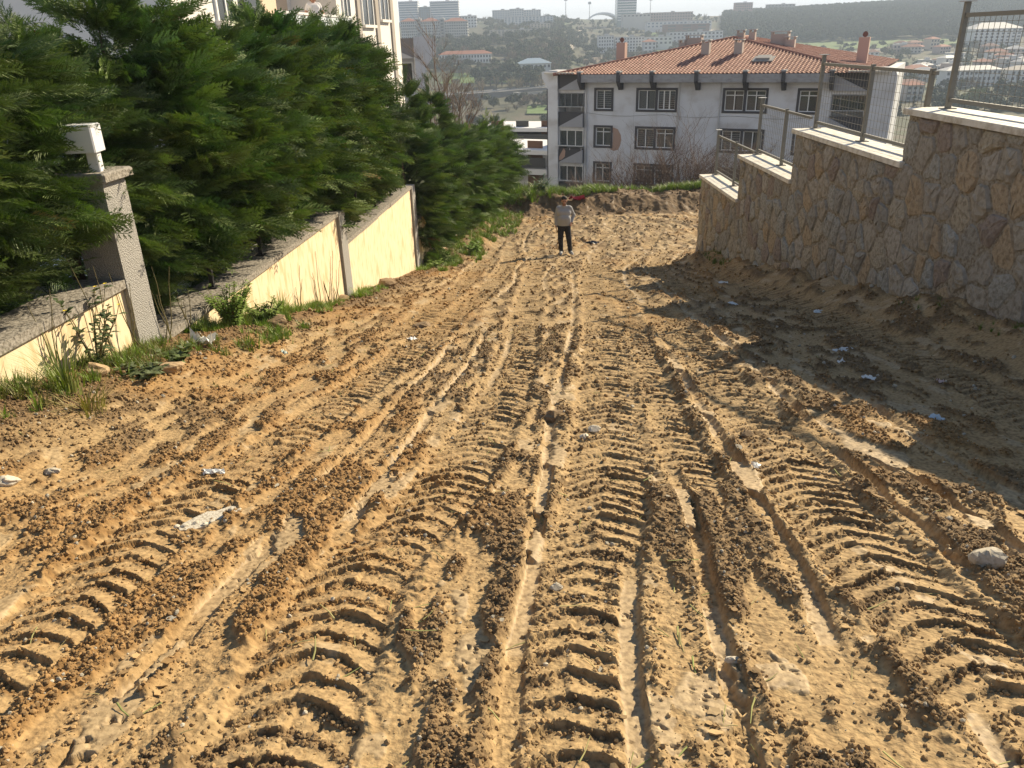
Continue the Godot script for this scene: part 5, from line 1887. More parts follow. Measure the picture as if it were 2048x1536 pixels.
	for p in [[1152, 5, 1500, "leftmost"], [1199, 6, 1700, "second from left, above the stadium arch"], [1287, 0, 1600, "just right of the glass tower"], [1319, 0, 1600, "rightmost"]]:
		var X: float = (p[0] - 1024.0) * 0.000594 * p[2]
		var y := terrain(X, p[2])
		var f := thing("light_mast", "tall thin floodlight mast on the skyline, " + p[3], "mast", Vector3(X, y, -p[2]))
		var hh: float = 58.0 - y
		var q := MB.new()
		q.tube([Vector3.ZERO, Vector3(0, hh, 0)], [0.7, 0.45], 6)
		obj("pole", q, mat("galvanised", 0.36, 0.37, 0.38, 0.5), f)
		var l := MB.new()
		l.box(Vector3(0, hh + 1.2, 0), Vector3(6, 4.5, 1.2))
		obj("lamp_frame", l, mat("galvanised", 0.36, 0.37, 0.38, 0.5), f)
	# the town on the right
	var tr := RandomNumberGenerator.new()
	tr.seed = 77
	block("big white building with pale hipped roof behind the top fence panel", 478, 527, 850, -4.5, 26, white, win, 5, 9, 1, mat("pale_sheet", 0.62, 0.6, 0.56, 0.7))
	block("long white three storey block with pale roof seen through the top fence", 280, 315, 520, -26.3, 11, white, win, 3, 12, 1, mat("pale_sheet", 0.62, 0.6, 0.56, 0.7))
	block("white block with cream roof at the right edge behind the fence", 318, 345, 515, -26.8, 11, white, win, 3, 8, 1, cream)
	var hues := [white, cream, conc, mat("far_rosy", 0.50, 0.40, 0.36, 0.9)]
	var roofs := [tile, mat("far_old_tile", 0.26, 0.13, 0.095, 0.9), flat, tile, mat("pale_sheet", 0.62, 0.6, 0.56, 0.7)]
	for i in 74:
		var D := tr.randf_range(400, 830)
		var a := tr.randf_range(0.40, 0.70)
		if D < 560 and a > 0.50: D += 170.0
		if a < 0.46 and D > 760: continue
		var X := a * D
		var w := tr.randf_range(9, 19)
		var hgt := tr.randf_range(5, 10)
		var b := block("small house with tiled or flat roof in the hazy town on the right", X, X + w, D, terrain(X, D) + hgt, tr.randf_range(8, 12), hues[tr.randi() % 4], win, 2 if hgt < 7.5 else 3, int(w / 3.0), 1 if tr.randf() < 0.75 else 0, roofs[tr.randi() % 5])
		b.set_meta("group", "houses of the hazy town")
		b.rotation.y = tr.randf_range(-0.7, 0.5)
	# trees one by one
	var R := RandomNumberGenerator.new()
	R.seed = 500
	# [kind, label, group, a0, a1, D0, D1, number, size]
	var stands := [
		["stone_pine", "dark umbrella pine in the grove below the pale blue pavilion roof", "umbrella pines of the grove", -0.034, 0.05, 560, 612, 26, 1.0],
		["pine", "dark pine on the slope between the orange roofs", "pines on the slope", -0.105, 0.03, 715, 860, 60, 1.0],
		["pine", "dark pine in the plantation beside the uphill track", "plantation pines", 0.078, 0.135, 830, 1010, 46, 0.8],
		["broad", "olive green tree on the slope above the highway", "trees above the highway", -0.03, 0.14, 620, 760, 34, 0.9],
		["bare", "leafless brown tree on the slope above the highway", "leafless trees above the highway", -0.06, 0.16, 600, 760, 26, 1.0],
		["bare_gold", "golden leafless tree along the highway", "golden trees along the highway", -0.075, 0.05, 545, 585, 20, 1.0],
		["cypress", "narrow dark cypress beside the uphill track", "narrow cypresses", 0.055, 0.085, 700, 840, 10, 0.9],
		["olive", "grey green shrub tree near the bridge", "shrub trees near the bridge", 0.02, 0.06, 470, 520, 9, 1.0],
		["bare", "leafless brown thicket tree left of the apartment house", "thicket by the bridge", 0.025, 0.056, 455, 500, 8, 0.8],
		["broad", "green tree between the houses of the hazy town", "trees in the town", 0.42, 0.70, 420, 800, 60, 0.9],
		["cypress", "tall dark cypress between the houses of the hazy town", "cypresses in the town", 0.44, 0.66, 380, 560, 16, 1.1],
		["pine", "dark bushy tree just beyond the top fence panel", "bushy trees beyond the fence", 0.52, 0.70, 360, 450, 26, 1.0],
		["willow", "yellow green willow seen through the top fence panel", "willows beyond the fence", 0.555, 0.60, 400, 420, 2, 1.2],
		["broad", "tree along the skyline ridge of the campus", "ridge trees", 0.0, 0.26, 1300, 1420, 40, 0.7],
		["pine", "dark tree beside the campus buildings", "campus trees", 0.09, 0.24, 860, 1080, 44, 0.7],
		["olive", "low bush on the far bank of the highway", "bushes on the bank", -0.06, 0.08, 590, 615, 20, 0.7],
		["broad", "tree below the orange roofed rows", "trees below the rows", -0.12, -0.01, 840, 890, 18, 0.9]]
	for s in stands:
		for i in s[7]:
			var D := R.randf_range(s[5], s[6])
			var X := R.randf_range(s[3], s[4]) * D
			plant_tree(s[0], s[1], s[2], X, D, s[8] * R.randf_range(0.75, 1.2))
	# the forest on the right-hand hill reads as one mass
	var fm := StandardMaterial3D.new()
	fm.resource_name = "forest_foliage"
	fm.vertex_color_use_as_albedo = true
	fm.roughness = 0.9
	var fx := [[], []]
	var fc := [[], []]
	for i in 9000:
		var D := R.randf_range(930, 1640)
		var a := R.randf_range(0.262, 0.72)
		if D < 1000 and a < 0.30: continue
		var X := a * D
		var s := R.randf_range(0.7, 1.25)
		fx[i % 2].append(Transform3D(Basis(Vector3.UP, R.randf() * TAU).scaled(Vector3(s, s * 1.1, s)), Vector3(X, terrain(X, D) - 0.5, -D)))
		fc[i % 2].append(Color(0.036, 0.056, 0.026) * R.randf_range(0.7, 1.5))
	for v in 2:
		var o := copies("forest", tree_kind("pine")[v][1], fm, fx[v], fc[v])
		stuff(o)
		tag(o, "dense dark conifer forest covering the right hill", "forest")
	# woods on the far slopes that nobody could count
	var wx := [[], [], [], []]
	var wc := [[], [], [], []]
	for b in [[-0.14, 0.08, 620, 900, 1300], [-0.02, 0.075, 900, 1240, 420], [0.06, 0.24, 700, 1230, 800], [0.40, 0.74, 380, 900, 620], [-0.3, 0.12, 380, 520, 120], [-0.10, 0.26, 1250, 1500, 420], [0.26, 0.42, 760, 930, 90]]:
		for i in b[4]:
			var D := R.randf_range(b[2], b[3])
			var X := R.randf_range(b[0], b[1]) * D
			if n_big.get_noise_2d(X * 0.03, D * 0.03) < -0.12: continue
			var v := R.randi() % 4
			var s := R.randf_range(0.5, 1.1)
			wx[v].append(Transform3D(Basis(Vector3.UP, R.randf() * TAU).scaled(Vector3(s, s, s)), Vector3(X, terrain(X, D) - 0.8, -D)))
			wc[v].append([Color(0.05, 0.072, 0.03), Color(0.085, 0.10, 0.04), Color(0.16, 0.125, 0.085), Color(0.065, 0.085, 0.045)][v] * R.randf_range(0.7, 1.3))
	for v in 4:
		var wo := copies("woodland", tree_kind(["pine", "broad", "bare", "olive"][v])[0][1], fm, wx[v], wc[v])
		stuff(wo)
		tag(wo, "mixed trees and scrub scattered over the far slopes", "trees")
	make_near_trees()

func make_car(at: Vector3, turn: float, kind: int, label: String) -> void:
	var t := thing("car", label, "car", at, turn, "cars on the highway")
	var paint := mat("car_white", 0.7, 0.7, 0.7, 0.3) if kind == 0 else mat("car_dark", 0.05, 0.055, 0.06, 0.3)
	var b := MB.new()
	b.prism(PackedVector2Array([Vector2(-2.1, 0.3), Vector2(2.1, 0.3), Vector2(2.15, 0.75), Vector2(1.3, 0.95), Vector2(-2.0, 0.98), Vector2(-2.15, 0.7)]), Vector3(0, 0, -0.85), Vector3.RIGHT, Vector3.UP, Vector3(0, 0, 1.7))
	obj("body", b, paint, t)
	var c := MB.new()
	c.prism(PackedVector2Array([Vector2(-1.9, 0.96), Vector2(1.2, 0.95), Vector2(0.5, 1.45), Vector2(-1.3, 1.48)]), Vector3(0, 0, -0.75), Vector3.RIGHT, Vector3.UP, Vector3(0, 0, 1.5))
	obj("cabin", c, mat("car_glass", 0.03, 0.035, 0.04, 0.1), t)
	for x in [-1.3, 1.3]:
		for z in [-0.8, 0.8]:
			var w := MB.new()
			w.tube([Vector3(x, 0.32, z - 0.1), Vector3(x, 0.32, z + 0.1)], [0.32, 0.32], 10)
			obj("wheel", w, mat("tyre", 0.02, 0.02, 0.02, 0.8), t)

func branch(mb: MB, r: RandomNumberGenerator, p: Vector3, d: Vector3, l: float, rad: float, depth: int, up: float) -> void:
	var pts := [p]
	var rs := [rad]
	var q := p
	var dir := d
	for i in 3:
		dir = (dir + Vector3(r.randfn(0, 0.12), up * 0.12, r.randfn(0, 0.12))).normalized()
		q += dir * l / 3.0
		pts.append(q)
		rs.append(rad * (1.0 - 0.22 * (i + 1)))
	mb.tube(pts, rs, 5 if depth > 1 else 3, false)
	if depth <= 0: return
	var k := r.randi_range(3, 5)
	for i in k:
		var f := r.randf_range(0.3, 1.0)
		var o: Vector3 = p.lerp(q, f)
		var ax := Vector3(r.randfn(), r.randfn() * 0.3, r.randfn()).normalized()
		var nd := (dir + ax * r.randf_range(0.5, 0.9)).normalized()
		branch(mb, r, o, nd, l * r.randf_range(0.5, 0.78), rad * 0.5, depth - 1, up)

func make_near_trees() -> void:
	var bark := mat("twig_bark", 0.15, 0.105, 0.075, 0.95)
	var pinkbark := mat("pink_twigs", 0.12, 0.085, 0.07, 0.95)
	var r := RandomNumberGenerator.new()
	r.seed = 88
	# the leafless tree standing behind the far hedge
	var t := thing("bare_tree", "tall leafless tree with upright twigs behind the far hedge", "tree", Vector3(-3.7, -14.0, -58.0))
	t.scale = Vector3(1.2, 1.3, 1.2)
	var tk := MB.new()
	tk.tube([Vector3(0, 0, 0), Vector3(0.1, 3.0, 0), Vector3(0.0, 5.5, 0)], [0.16, 0.12, 0.09], 7)
	obj("trunk", tk, bark, t)
	for i in 9:
		var mb := MB.new()
		var az := r.randf() * TAU
		branch(mb, r, Vector3(0, 2.6 + i * 0.38, 0), Vector3(cos(az) * 0.42, 1.0, sin(az) * 0.42).normalized(), r.randf_range(2.6, 3.6), 0.075, 3, 1.0)
		obj("limb", mb, bark, t)
	var t2 := thing("bare_tree", "low leafless bush with drooping twigs right of the tall leafless tree", "tree", Vector3(-1.6, -15.0, -60.0))
	for i in 10:
		var mb := MB.new()
		var az := r.randf() * TAU
		branch(mb, r, Vector3(0, 0.5, 0), Vector3(cos(az) * 0.6, 1.0, sin(az) * 0.6).normalized(), r.randf_range(3.0, 4.2), 0.07, 3, 0.3)
		obj("limb", mb, bark, t2)
	# leafless shrubs in front of the apartment house
	var spots := [[5.2, 46.0, 3.0, "leafless shrub at the left corner of the apartment house"], [7.6, 45.0, 3.2, "leafless shrub below the left windows of the apartment house"], [9.8, 46.0, 4.6, "tallest leafless shrub with pinkish twigs before the apartment house"], [12.2, 45.0, 4.0, "leafless shrub right of the tallest pinkish one"], [13.8, 44.0, 3.5, "leafless shrub against the end of the stone wall"]]
	for s in spots:
		var b := thing("bare_shrub", s[3], "shrub", Vector3(s[0], land(s[0], s[1]) - 0.2, -s[1]))
		for i in 16:
			var mb := MB.new()
			var az := r.randf() * TAU
			branch(mb, r, Vector3(r.randf_range(-0.2, 0.2), 0, r.randf_range(-0.2, 0.2)), Vector3(cos(az) * 0.45, 1.0, sin(az) * 0.45).normalized(), s[2] * r.randf_range(0.55, 0.85), 0.055, 3, 0.6)
			obj("stem", mb, pinkbark, b)

# ---------------------------------------------------------------- grass and weeds
func tuft_mesh(sd: int, blades: int, h: float, w: float, spread: float) -> ArrayMesh:
	var r := RandomNumberGenerator.new()
	r.seed = sd
	var mb := MB.new()
	mb.tinted = true
	for i in blades:
		var az := r.randf() * TAU
		var d := Vector3(cos(az), 0, sin(az))
		var q := Vector3(-d.z, 0, d.x)
		var o := d * r.randf_range(0, 0.35) * spread
		var l := h * r.randf_range(0.55, 1.15)
		var bend := r.randf_range(0.15, 0.95) * spread
		mb.col = Color(1, 1, 1).lerp(Color(1.5, 1.25, 0.8), r.randf() * 0.5) * r.randf_range(0.75, 1.2)
		var p := []
		for k in 4:
			var f := k / 3.0
			p.append(o + d * bend * f * f + Vector3(0, l * (f - 0.32 * f * f * bend / maxf(spread, 0.01)), 0))
		for k in 3:
			var w0 := w * (1.0 - k / 3.0)
			var w1 := w * (1.0 - (k + 1) / 3.0)
			if k == 2: mb.tri(p[2] - q * w0, p[3], p[2] + q * w0)
			else: mb.quad(p[k] - q * w0, p[k + 1] - q * w1, p[k + 1] + q * w1, p[k] + q * w0)
	return mb.mesh()

func leaf_quad(mb: MB, p: Vector3, d: Vector3, l: float, w: float) -> void:
	var q := d.cross(Vector3.UP)
	if q.length() < 0.05: q = Vector3.RIGHT
	q = q.normalized() * w
	var m := p + d * l * 0.5 + Vector3(0, 0.06 * l, 0)
	var e := p + d * l - Vector3(0, 0.10 * l, 0)
	mb.tri(p, m - q, m); mb.tri(p, m, m + q)
	mb.tri(m - q, e, m); mb.tri(m, e, m + q)

# a weed: stems with leaves along them, perhaps flowers
func weed(called: String, label: String, at: Vector3, stems: int, h: float, lean: Vector3, leaf_l: float, leaf_w: float, per: int, col: Color, flower := Color(0, 0, 0), sd := 1, spread := 0.5) -> void:
	var r := RandomNumberGenerator.new()
	r.seed = sd
	var t := thing(called, label, "plant", at)
	var st := MB.new()
	var lf := MB.new()
	lf.tinted = true
	var fl := MB.new()
	for s in stems:
		var az := r.randf() * TAU
		var d := (Vector3(cos(az) * spread, 1.0, sin(az) * spread) + lean).normalized()
		var L := h * r.randf_range(0.55, 1.1)
		var pts := []
		var rad := []
		for k in 5:
			var f := k / 4.0
			pts.append(Vector3(r.randf_range(-1, 1) * 0.05, 0, r.randf_range(-1, 1) * 0.05) * (1.0 if k == 0 else 0.3) + d * L * f - Vector3(0, 0.18 * L * f * f * spread, 0))
			rad.append(0.006 * (1.0 - 0.75 * f) + 0.0012)
		st.tube(pts, rad, 4, false)
		for k in per:
			var f := r.randf_range(0.08, 1.0)
			var i := mini(3, int(f * 4))
			var p: Vector3 = pts[i].lerp(pts[i + 1], f * 4 - i)
			var a2 := r.randf() * TAU
			var dd := Vector3(cos(a2), r.randf_range(-0.2, 0.7), sin(a2)).normalized()
			lf.col = col * r.randf_range(0.7, 1.3)
			lf.col.a = 1.0
			leaf_quad(lf, p, dd, leaf_l * r.randf_range(0.6, 1.2), leaf_w * r.randf_range(0.7, 1.2))
		if flower.r > 0 and r.randf() < 0.5:
			var tip: Vector3 = pts[4]
			for k in 5:
				var a3 := TAU * k / 5
				leaf_quad(fl, tip, Vector3(cos(a3), 0.5, sin(a3)).normalized(), 0.022, 0.009)
	obj("stem", st, mat("weed_stem", 0.14, 0.12, 0.05, 0.9), t)
	if lf.v.size() > 0: obj("foliage", lf, mats["weed_leaf"], t)
	if fl.v.size() > 0: obj("flower", fl, mat("yellow_petal", 0.75, 0.58, 0.03, 0.7), t)

func on_bank(D: float, w: float) -> Vector3:
	var x := left_edge(D) + w
	return Vector3(x, land(x, D) - 0.01, -D)

func make_weeds() -> void:
	var r := RandomNumberGenerator.new()
	r.seed = 321
	var wl2 := StandardMaterial3D.new()
	wl2.resource_name = "weed_leaf"
	wl2.vertex_color_use_as_albedo = true
	wl2.roughness = 0.6
	wl2.cull_mode = BaseMaterial3D.CULL_DISABLED
	wl2.backlight_enabled = true
	wl2.backlight = Color(0.6, 0.7, 0.3)
	mats["weed_leaf"] = wl2
	# the grass strip nobody could count
	var shapes := [tuft_mesh(1, 12, 1.0, 0.03, 0.5), tuft_mesh(2, 12, 1.0, 0.035, 0.8), tuft_mesh(3, 10, 0.8, 0.05, 1.0)]
	var xf := [[], [], []]
	var cs := [[], [], []]
	var fresh := Color(0.20, 0.285, 0.055)
	var dull := Color(0.20, 0.19, 0.07)
	# along the wall: [D0, D1, w0, w1, number, height, fresh share]
	for b in [[4.6, 6.6, 0.02, 0.55, 260, 0.20, 0.5], [6.3, 8.0, 0.02, 0.8, 420, 0.16, 0.45], [7.8, 9.6, 0.02, 0.9, 600, 0.19, 0.8], [9.6, 12.4, 0.0, 0.6, 650, 0.19, 0.85], [12.2, 14.2, 0.0, 0.35, 130, 0.12, 0.7], [13.9, 15.8, 0.0, 0.45, 260, 0.16, 0.95], [19.6, 23.0, 0.1, 0.9, 700, 0.22, 0.85], [22.5, 28.0, 0.2, 1.3, 1100, 0.24, 0.75], [28.0, 35.0, 0.3, 1.9, 1300, 0.32, 0.75], [7.5, 12.0, 0.8, 2.0, 220, 0.05, 0.5], [5.0, 7.0, 0.5, 1.4, 160, 0.06, 0.3]]:
		for i in b[4]:
			var D: float = r.randf_range(b[0], b[1])
			var w: float = lerpf(b[2], b[3], pow(r.randf(), 1.4))
			if n_mid.get_noise_2d(w * 0.8 + 3, D * 0.5) < -0.06 + 0.16 * (w - b[2]) / (b[3] - b[2]): continue
			var s: float = b[5] * r.randf_range(0.5, 1.25)
			var k := r.randi() % 3
			xf[k].append(Transform3D(Basis(Vector3.UP, r.randf() * TAU).scaled(Vector3(s, s, s)), on_bank(D, w)))
			cs[k].append((fresh if r.randf() < b[6] else dull) * r.randf_range(0.7, 1.15))
	# the rim of the pad at the far end
	for b in [[1.6, 5.0, 35.2, 38.5, 700, 0.42], [7.0, 9.2, 36.0, 38.5, 500, 0.40], [4.5, 14.0, 36.8, 39.5, 1500, 0.36], [-1.0, 2.0, 34.5, 38.0, 500, 0.5], [9.0, 12.5, 36.0, 38.0, 300, 0.35]]:
		for i in b[4]:
			var x: float = r.randf_range(b[0], b[1])
			var D: float = r.randf_range(b[2], b[3])
			if n_mid.get_noise_2d(x * 0.5, D * 0.5) < -0.05: continue
			var s: float = b[5] * r.randf_range(0.5, 1.2)
			var k := r.randi() % 3
			xf[k].append(Transform3D(Basis(Vector3.UP, r.randf() * TAU).scaled(Vector3(s * 1.3, s, s * 1.3)), Vector3(x, land(x, D), -D)))
			cs[k].append(fresh.lerp(dull, r.randf() * 0.6) * r.randf_range(0.75, 1.15))
	# under the stone wall a few blades
	for i in 60:
		var D := r.randf_range(16.5, 18.6) if i < 45 else r.randf_range(7.0, 9.0)
		var x := r.randf_range(4.75, 5.02)
		var s := r.randf_range(0.06, 0.16)
		xf[i % 3].append(Transform3D(Basis(Vector3.UP, r.randf() * TAU).scaled(Vector3(s, s, s)), Vector3(x, land(x, D), -D)))
		cs[i % 3].append(fresh * r.randf_range(0.5, 0.8))
	for k in 3:
		var o := copies("grass", shapes[k], wl2, xf[k], cs[k])
		stuff(o)
		tag(o, "fresh green grass growing along the foot of the cream wall and the far rim", "grass")
	# single plants one can point at
	var G := Color(0.12, 0.175, 0.04)
	var t := thing("grass_tuft", "large arching grass tuft at the left edge below the cream wall", "plant", on_bank(5.55, 0.42))
	part("blades", tuft_mesh(31, 90, 0.52, 0.007, 0.40), tinted_leaf("tuft_green", 0.20, 0.24, 0.06), t)
	t = thing("grass_tuft", "dry yellowish grass tuft right below the large arching tuft", "plant", on_bank(5.25, 0.75))
	part("blades", tuft_mesh(32, 70, 0.30, 0.006, 0.42), tinted_leaf("tuft_dry", 0.30, 0.26, 0.10), t)
	t = thing("grass_tuft", "bright upright grass tuft against the cream wall past the tall pillar", "plant", on_bank(10.3, 0.25))
	part("blades", tuft_mesh(33, 80, 0.42, 0.008, 0.28), tinted_leaf("tuft_bright", 0.24, 0.32, 0.07), t)
	t = thing("grass_tuft", "small bright grass tuft at the foot of the second pillar", "plant", on_bank(14.0, 0.25))
	part("blades", tuft_mesh(34, 60, 0.30, 0.008, 0.3), mats["tuft_bright"], t)
	weed("leafy_weed", "tall leafy weed with yellow flowers leaning on the wall left of the pillar", on_bank(6.35, 0.16), 9, 0.80, Vector3(0.1, 0.2, -0.2), 0.085, 0.026, 15, Color(0.075, 0.11, 0.045), Color(1, 1, 0), 61, 0.45)
	weed("bushy_weed", "feathery bright green weed bush against the wall just past the tall pillar", on_bank(8.75, 0.28), 70, 0.60, Vector3(0, 0.2, 0), 0.07, 0.012, 40, Color(0.21, 0.31, 0.06), Color(0, 0, 0), 62, 0.6)
	weed("bushy_weed", "lower feathery weed right of the bright green weed bush", on_bank(9.35, 0.42), 60, 0.40, Vector3(0, 0.1, 0), 0.07, 0.012, 32, Color(0.22, 0.30, 0.07), Color(0, 0, 0), 63, 0.8)
	weed("broadleaf_weed", "low broad leaved weed in front of the tall pillar", on_bank(6.9, 0.55), 16, 0.22, Vector3(0, 0, 0), 0.09, 0.032, 9, Color(0.11, 0.15, 0.05), Color(0, 0, 0), 64, 1.2)
	weed("broadleaf_weed", "grey green broad leaved weed below the leafy weed with yellow flowers", on_bank(6.25, 0.62), 18, 0.25, Vector3(0, 0, 0), 0.085, 0.03, 9, Color(0.13, 0.16, 0.075), Color(0, 0, 0), 65, 1.2)
	weed("broadleaf_weed", "lime green broad leaved weed at the end of the third wall panel", on_bank(20.6, 0.35), 16, 0.35, Vector3(0, 0.1, 0), 0.16, 0.055, 9, Color(0.20, 0.28, 0.06), Color(0, 0, 0), 66, 1.0)
	weed("broadleaf_weed", "bright broad leaved weed under the far hedge", on_bank(24.5, 0.9), 22, 0.5, Vector3(0, 0.1, 0), 0.18, 0.06, 9, Color(0.17, 0.26, 0.05), Color(0, 0, 0), 67, 0.9)
	weed("yucca_clump", "blue green spiky leaved clump at the far rim left of the man", Vector3(1.7, land(1.7, 36.0), -36.0), 40, 0.85, Vector3(0, 0.2, 0), 0.5, 0.03, 3, Color(0.11, 0.17, 0.10), Color(0, 0, 0), 68, 0.8)
	var dry := [[6.0, 0.06, 0.75], [6.7, 0.10, 1.05], [7.05, 0.12, 0.95], [7.7, 0.1, 0.8], [8.2, 0.06, 0.6], [12.4, 0.05, 1.1], [12.9, 0.05, 1.2], [13.3, 0.05, 0.9], [11.5, 0.05, 0.7]]
	for i in dry.size():
		var where: String = ["left of the leafy weed", "between leafy weed and pillar", "right in front of the tall pillar", "just right of the tall pillar", "beside the feathery weed", "in the middle of the second panel", "left of the second pillar", "nearest the second pillar", "left in the second panel"][i]
		weed("dry_stalk", "thin dry brown weed stalk on the cream wall, " + where, on_bank(dry[i][0], dry[i][1]), 4, dry[i][2], Vector3(0, 0.6, 0), 0.02, 0.003, 10, Color(0.16, 0.11, 0.06), Color(0, 0, 0), 80 + i, 0.25)

func tinted_leaf(key: String, r: float, g: float, b: float) -> StandardMaterial3D:
	if mats.has(key): return mats[key]
	var m: StandardMaterial3D = mats["weed_leaf"].duplicate()
	m.resource_name = key
	m.albedo_color = lin(r, g, b)
	mats[key] = m
	return m

# ---------------------------------------------------------------- stones and litter
func rock_mesh(sd: int, s: Vector3, rough := 0.25) -> ArrayMesh:
	var f := FastNoiseLite.new()
	f.seed = sd
	f.frequency = 1.1
	f.fractal_octaves = 3
	var mb := MB.new()
	var nu := 14
	var nv := 9
	var P := func(i: int, j: int) -> Vector3:
		var a := TAU * (i % nu) / nu
		var b := PI * j / nv
		var d := Vector3(sin(b) * cos(a), cos(b), sin(b) * sin(a))
		var k := 1.0 + rough * 1.6 * f.get_noise_3dv(d * 1.4)
		# a few flat breaks
		for q in 5:
			var pn := Vector3(sin(q * 2.4 + sd), cos(q * 1.7 + sd * 2), sin(q * 3.1 + sd * 0.7)).normalized()
			var e := d.dot(pn) * k
			if e > 0.66: k *= 0.66 / e
		return d * k * s
	for i in nu:
		for j in nv:
			if j > 0: mb.tri(P.call(i, j), P.call(i + 1, j), P.call(i, j + 1))
			if j < nv - 1: mb.tri(P.call(i + 1, j), P.call(i + 1, j + 1), P.call(i, j + 1))
			elif j == 0: pass
	var fixed := MB.new()
	for i in range(0, mb.v.size(), 3):
		var a := mb.v[i]
		var b := mb.v[i + 1]
		var c := mb.v[i + 2]
		if (c - a).cross(b - a).dot(a + b + c) < 0: fixed.tri(a, c, b)
		else: fixed.tri(a, b, c)
	return fixed.mesh()

func scrap_mesh(sd: int, w: float, l: float, h: float) -> ArrayMesh:
	# a crumpled sheet with real folds and a thickness
	var r := RandomNumberGenerator.new()
	r.seed = sd
	var n := 7
	var g := []
	for j in n:
		for i in n:
			var edge := 0.12 * (r.randf() - 0.5)
			g.append(Vector3((i / (n - 1.0) - 0.5 + edge) * w, absf(r.randfn(0, 0.5)) * h, (j / (n - 1.0) - 0.5 + edge) * l))
	var mb := MB.new()
	var th := Vector3(0, -0.0015, 0)
	for j in n - 1:
		for i in n - 1:
			var a: Vector3 = g[j * n + i]
			var b: Vector3 = g[j * n + i + 1]
			var c: Vector3 = g[(j + 1) * n + i + 1]
			var d: Vector3 = g[(j + 1) * n + i]
			if (i == 0 or i == n - 2) and (j == 0 or j == n - 2) and r.randf() < 0.6: continue
			mb.quad(a, b, c, d)
			mb.quad(a + th, d + th, c + th, b + th)
	return mb.mesh()

func lane_point(x: float, D: float) -> Vector3:
	set_row(D)
	soil_at(x, D)
	return Vector3(x, land(x, D) + g_h, -D)

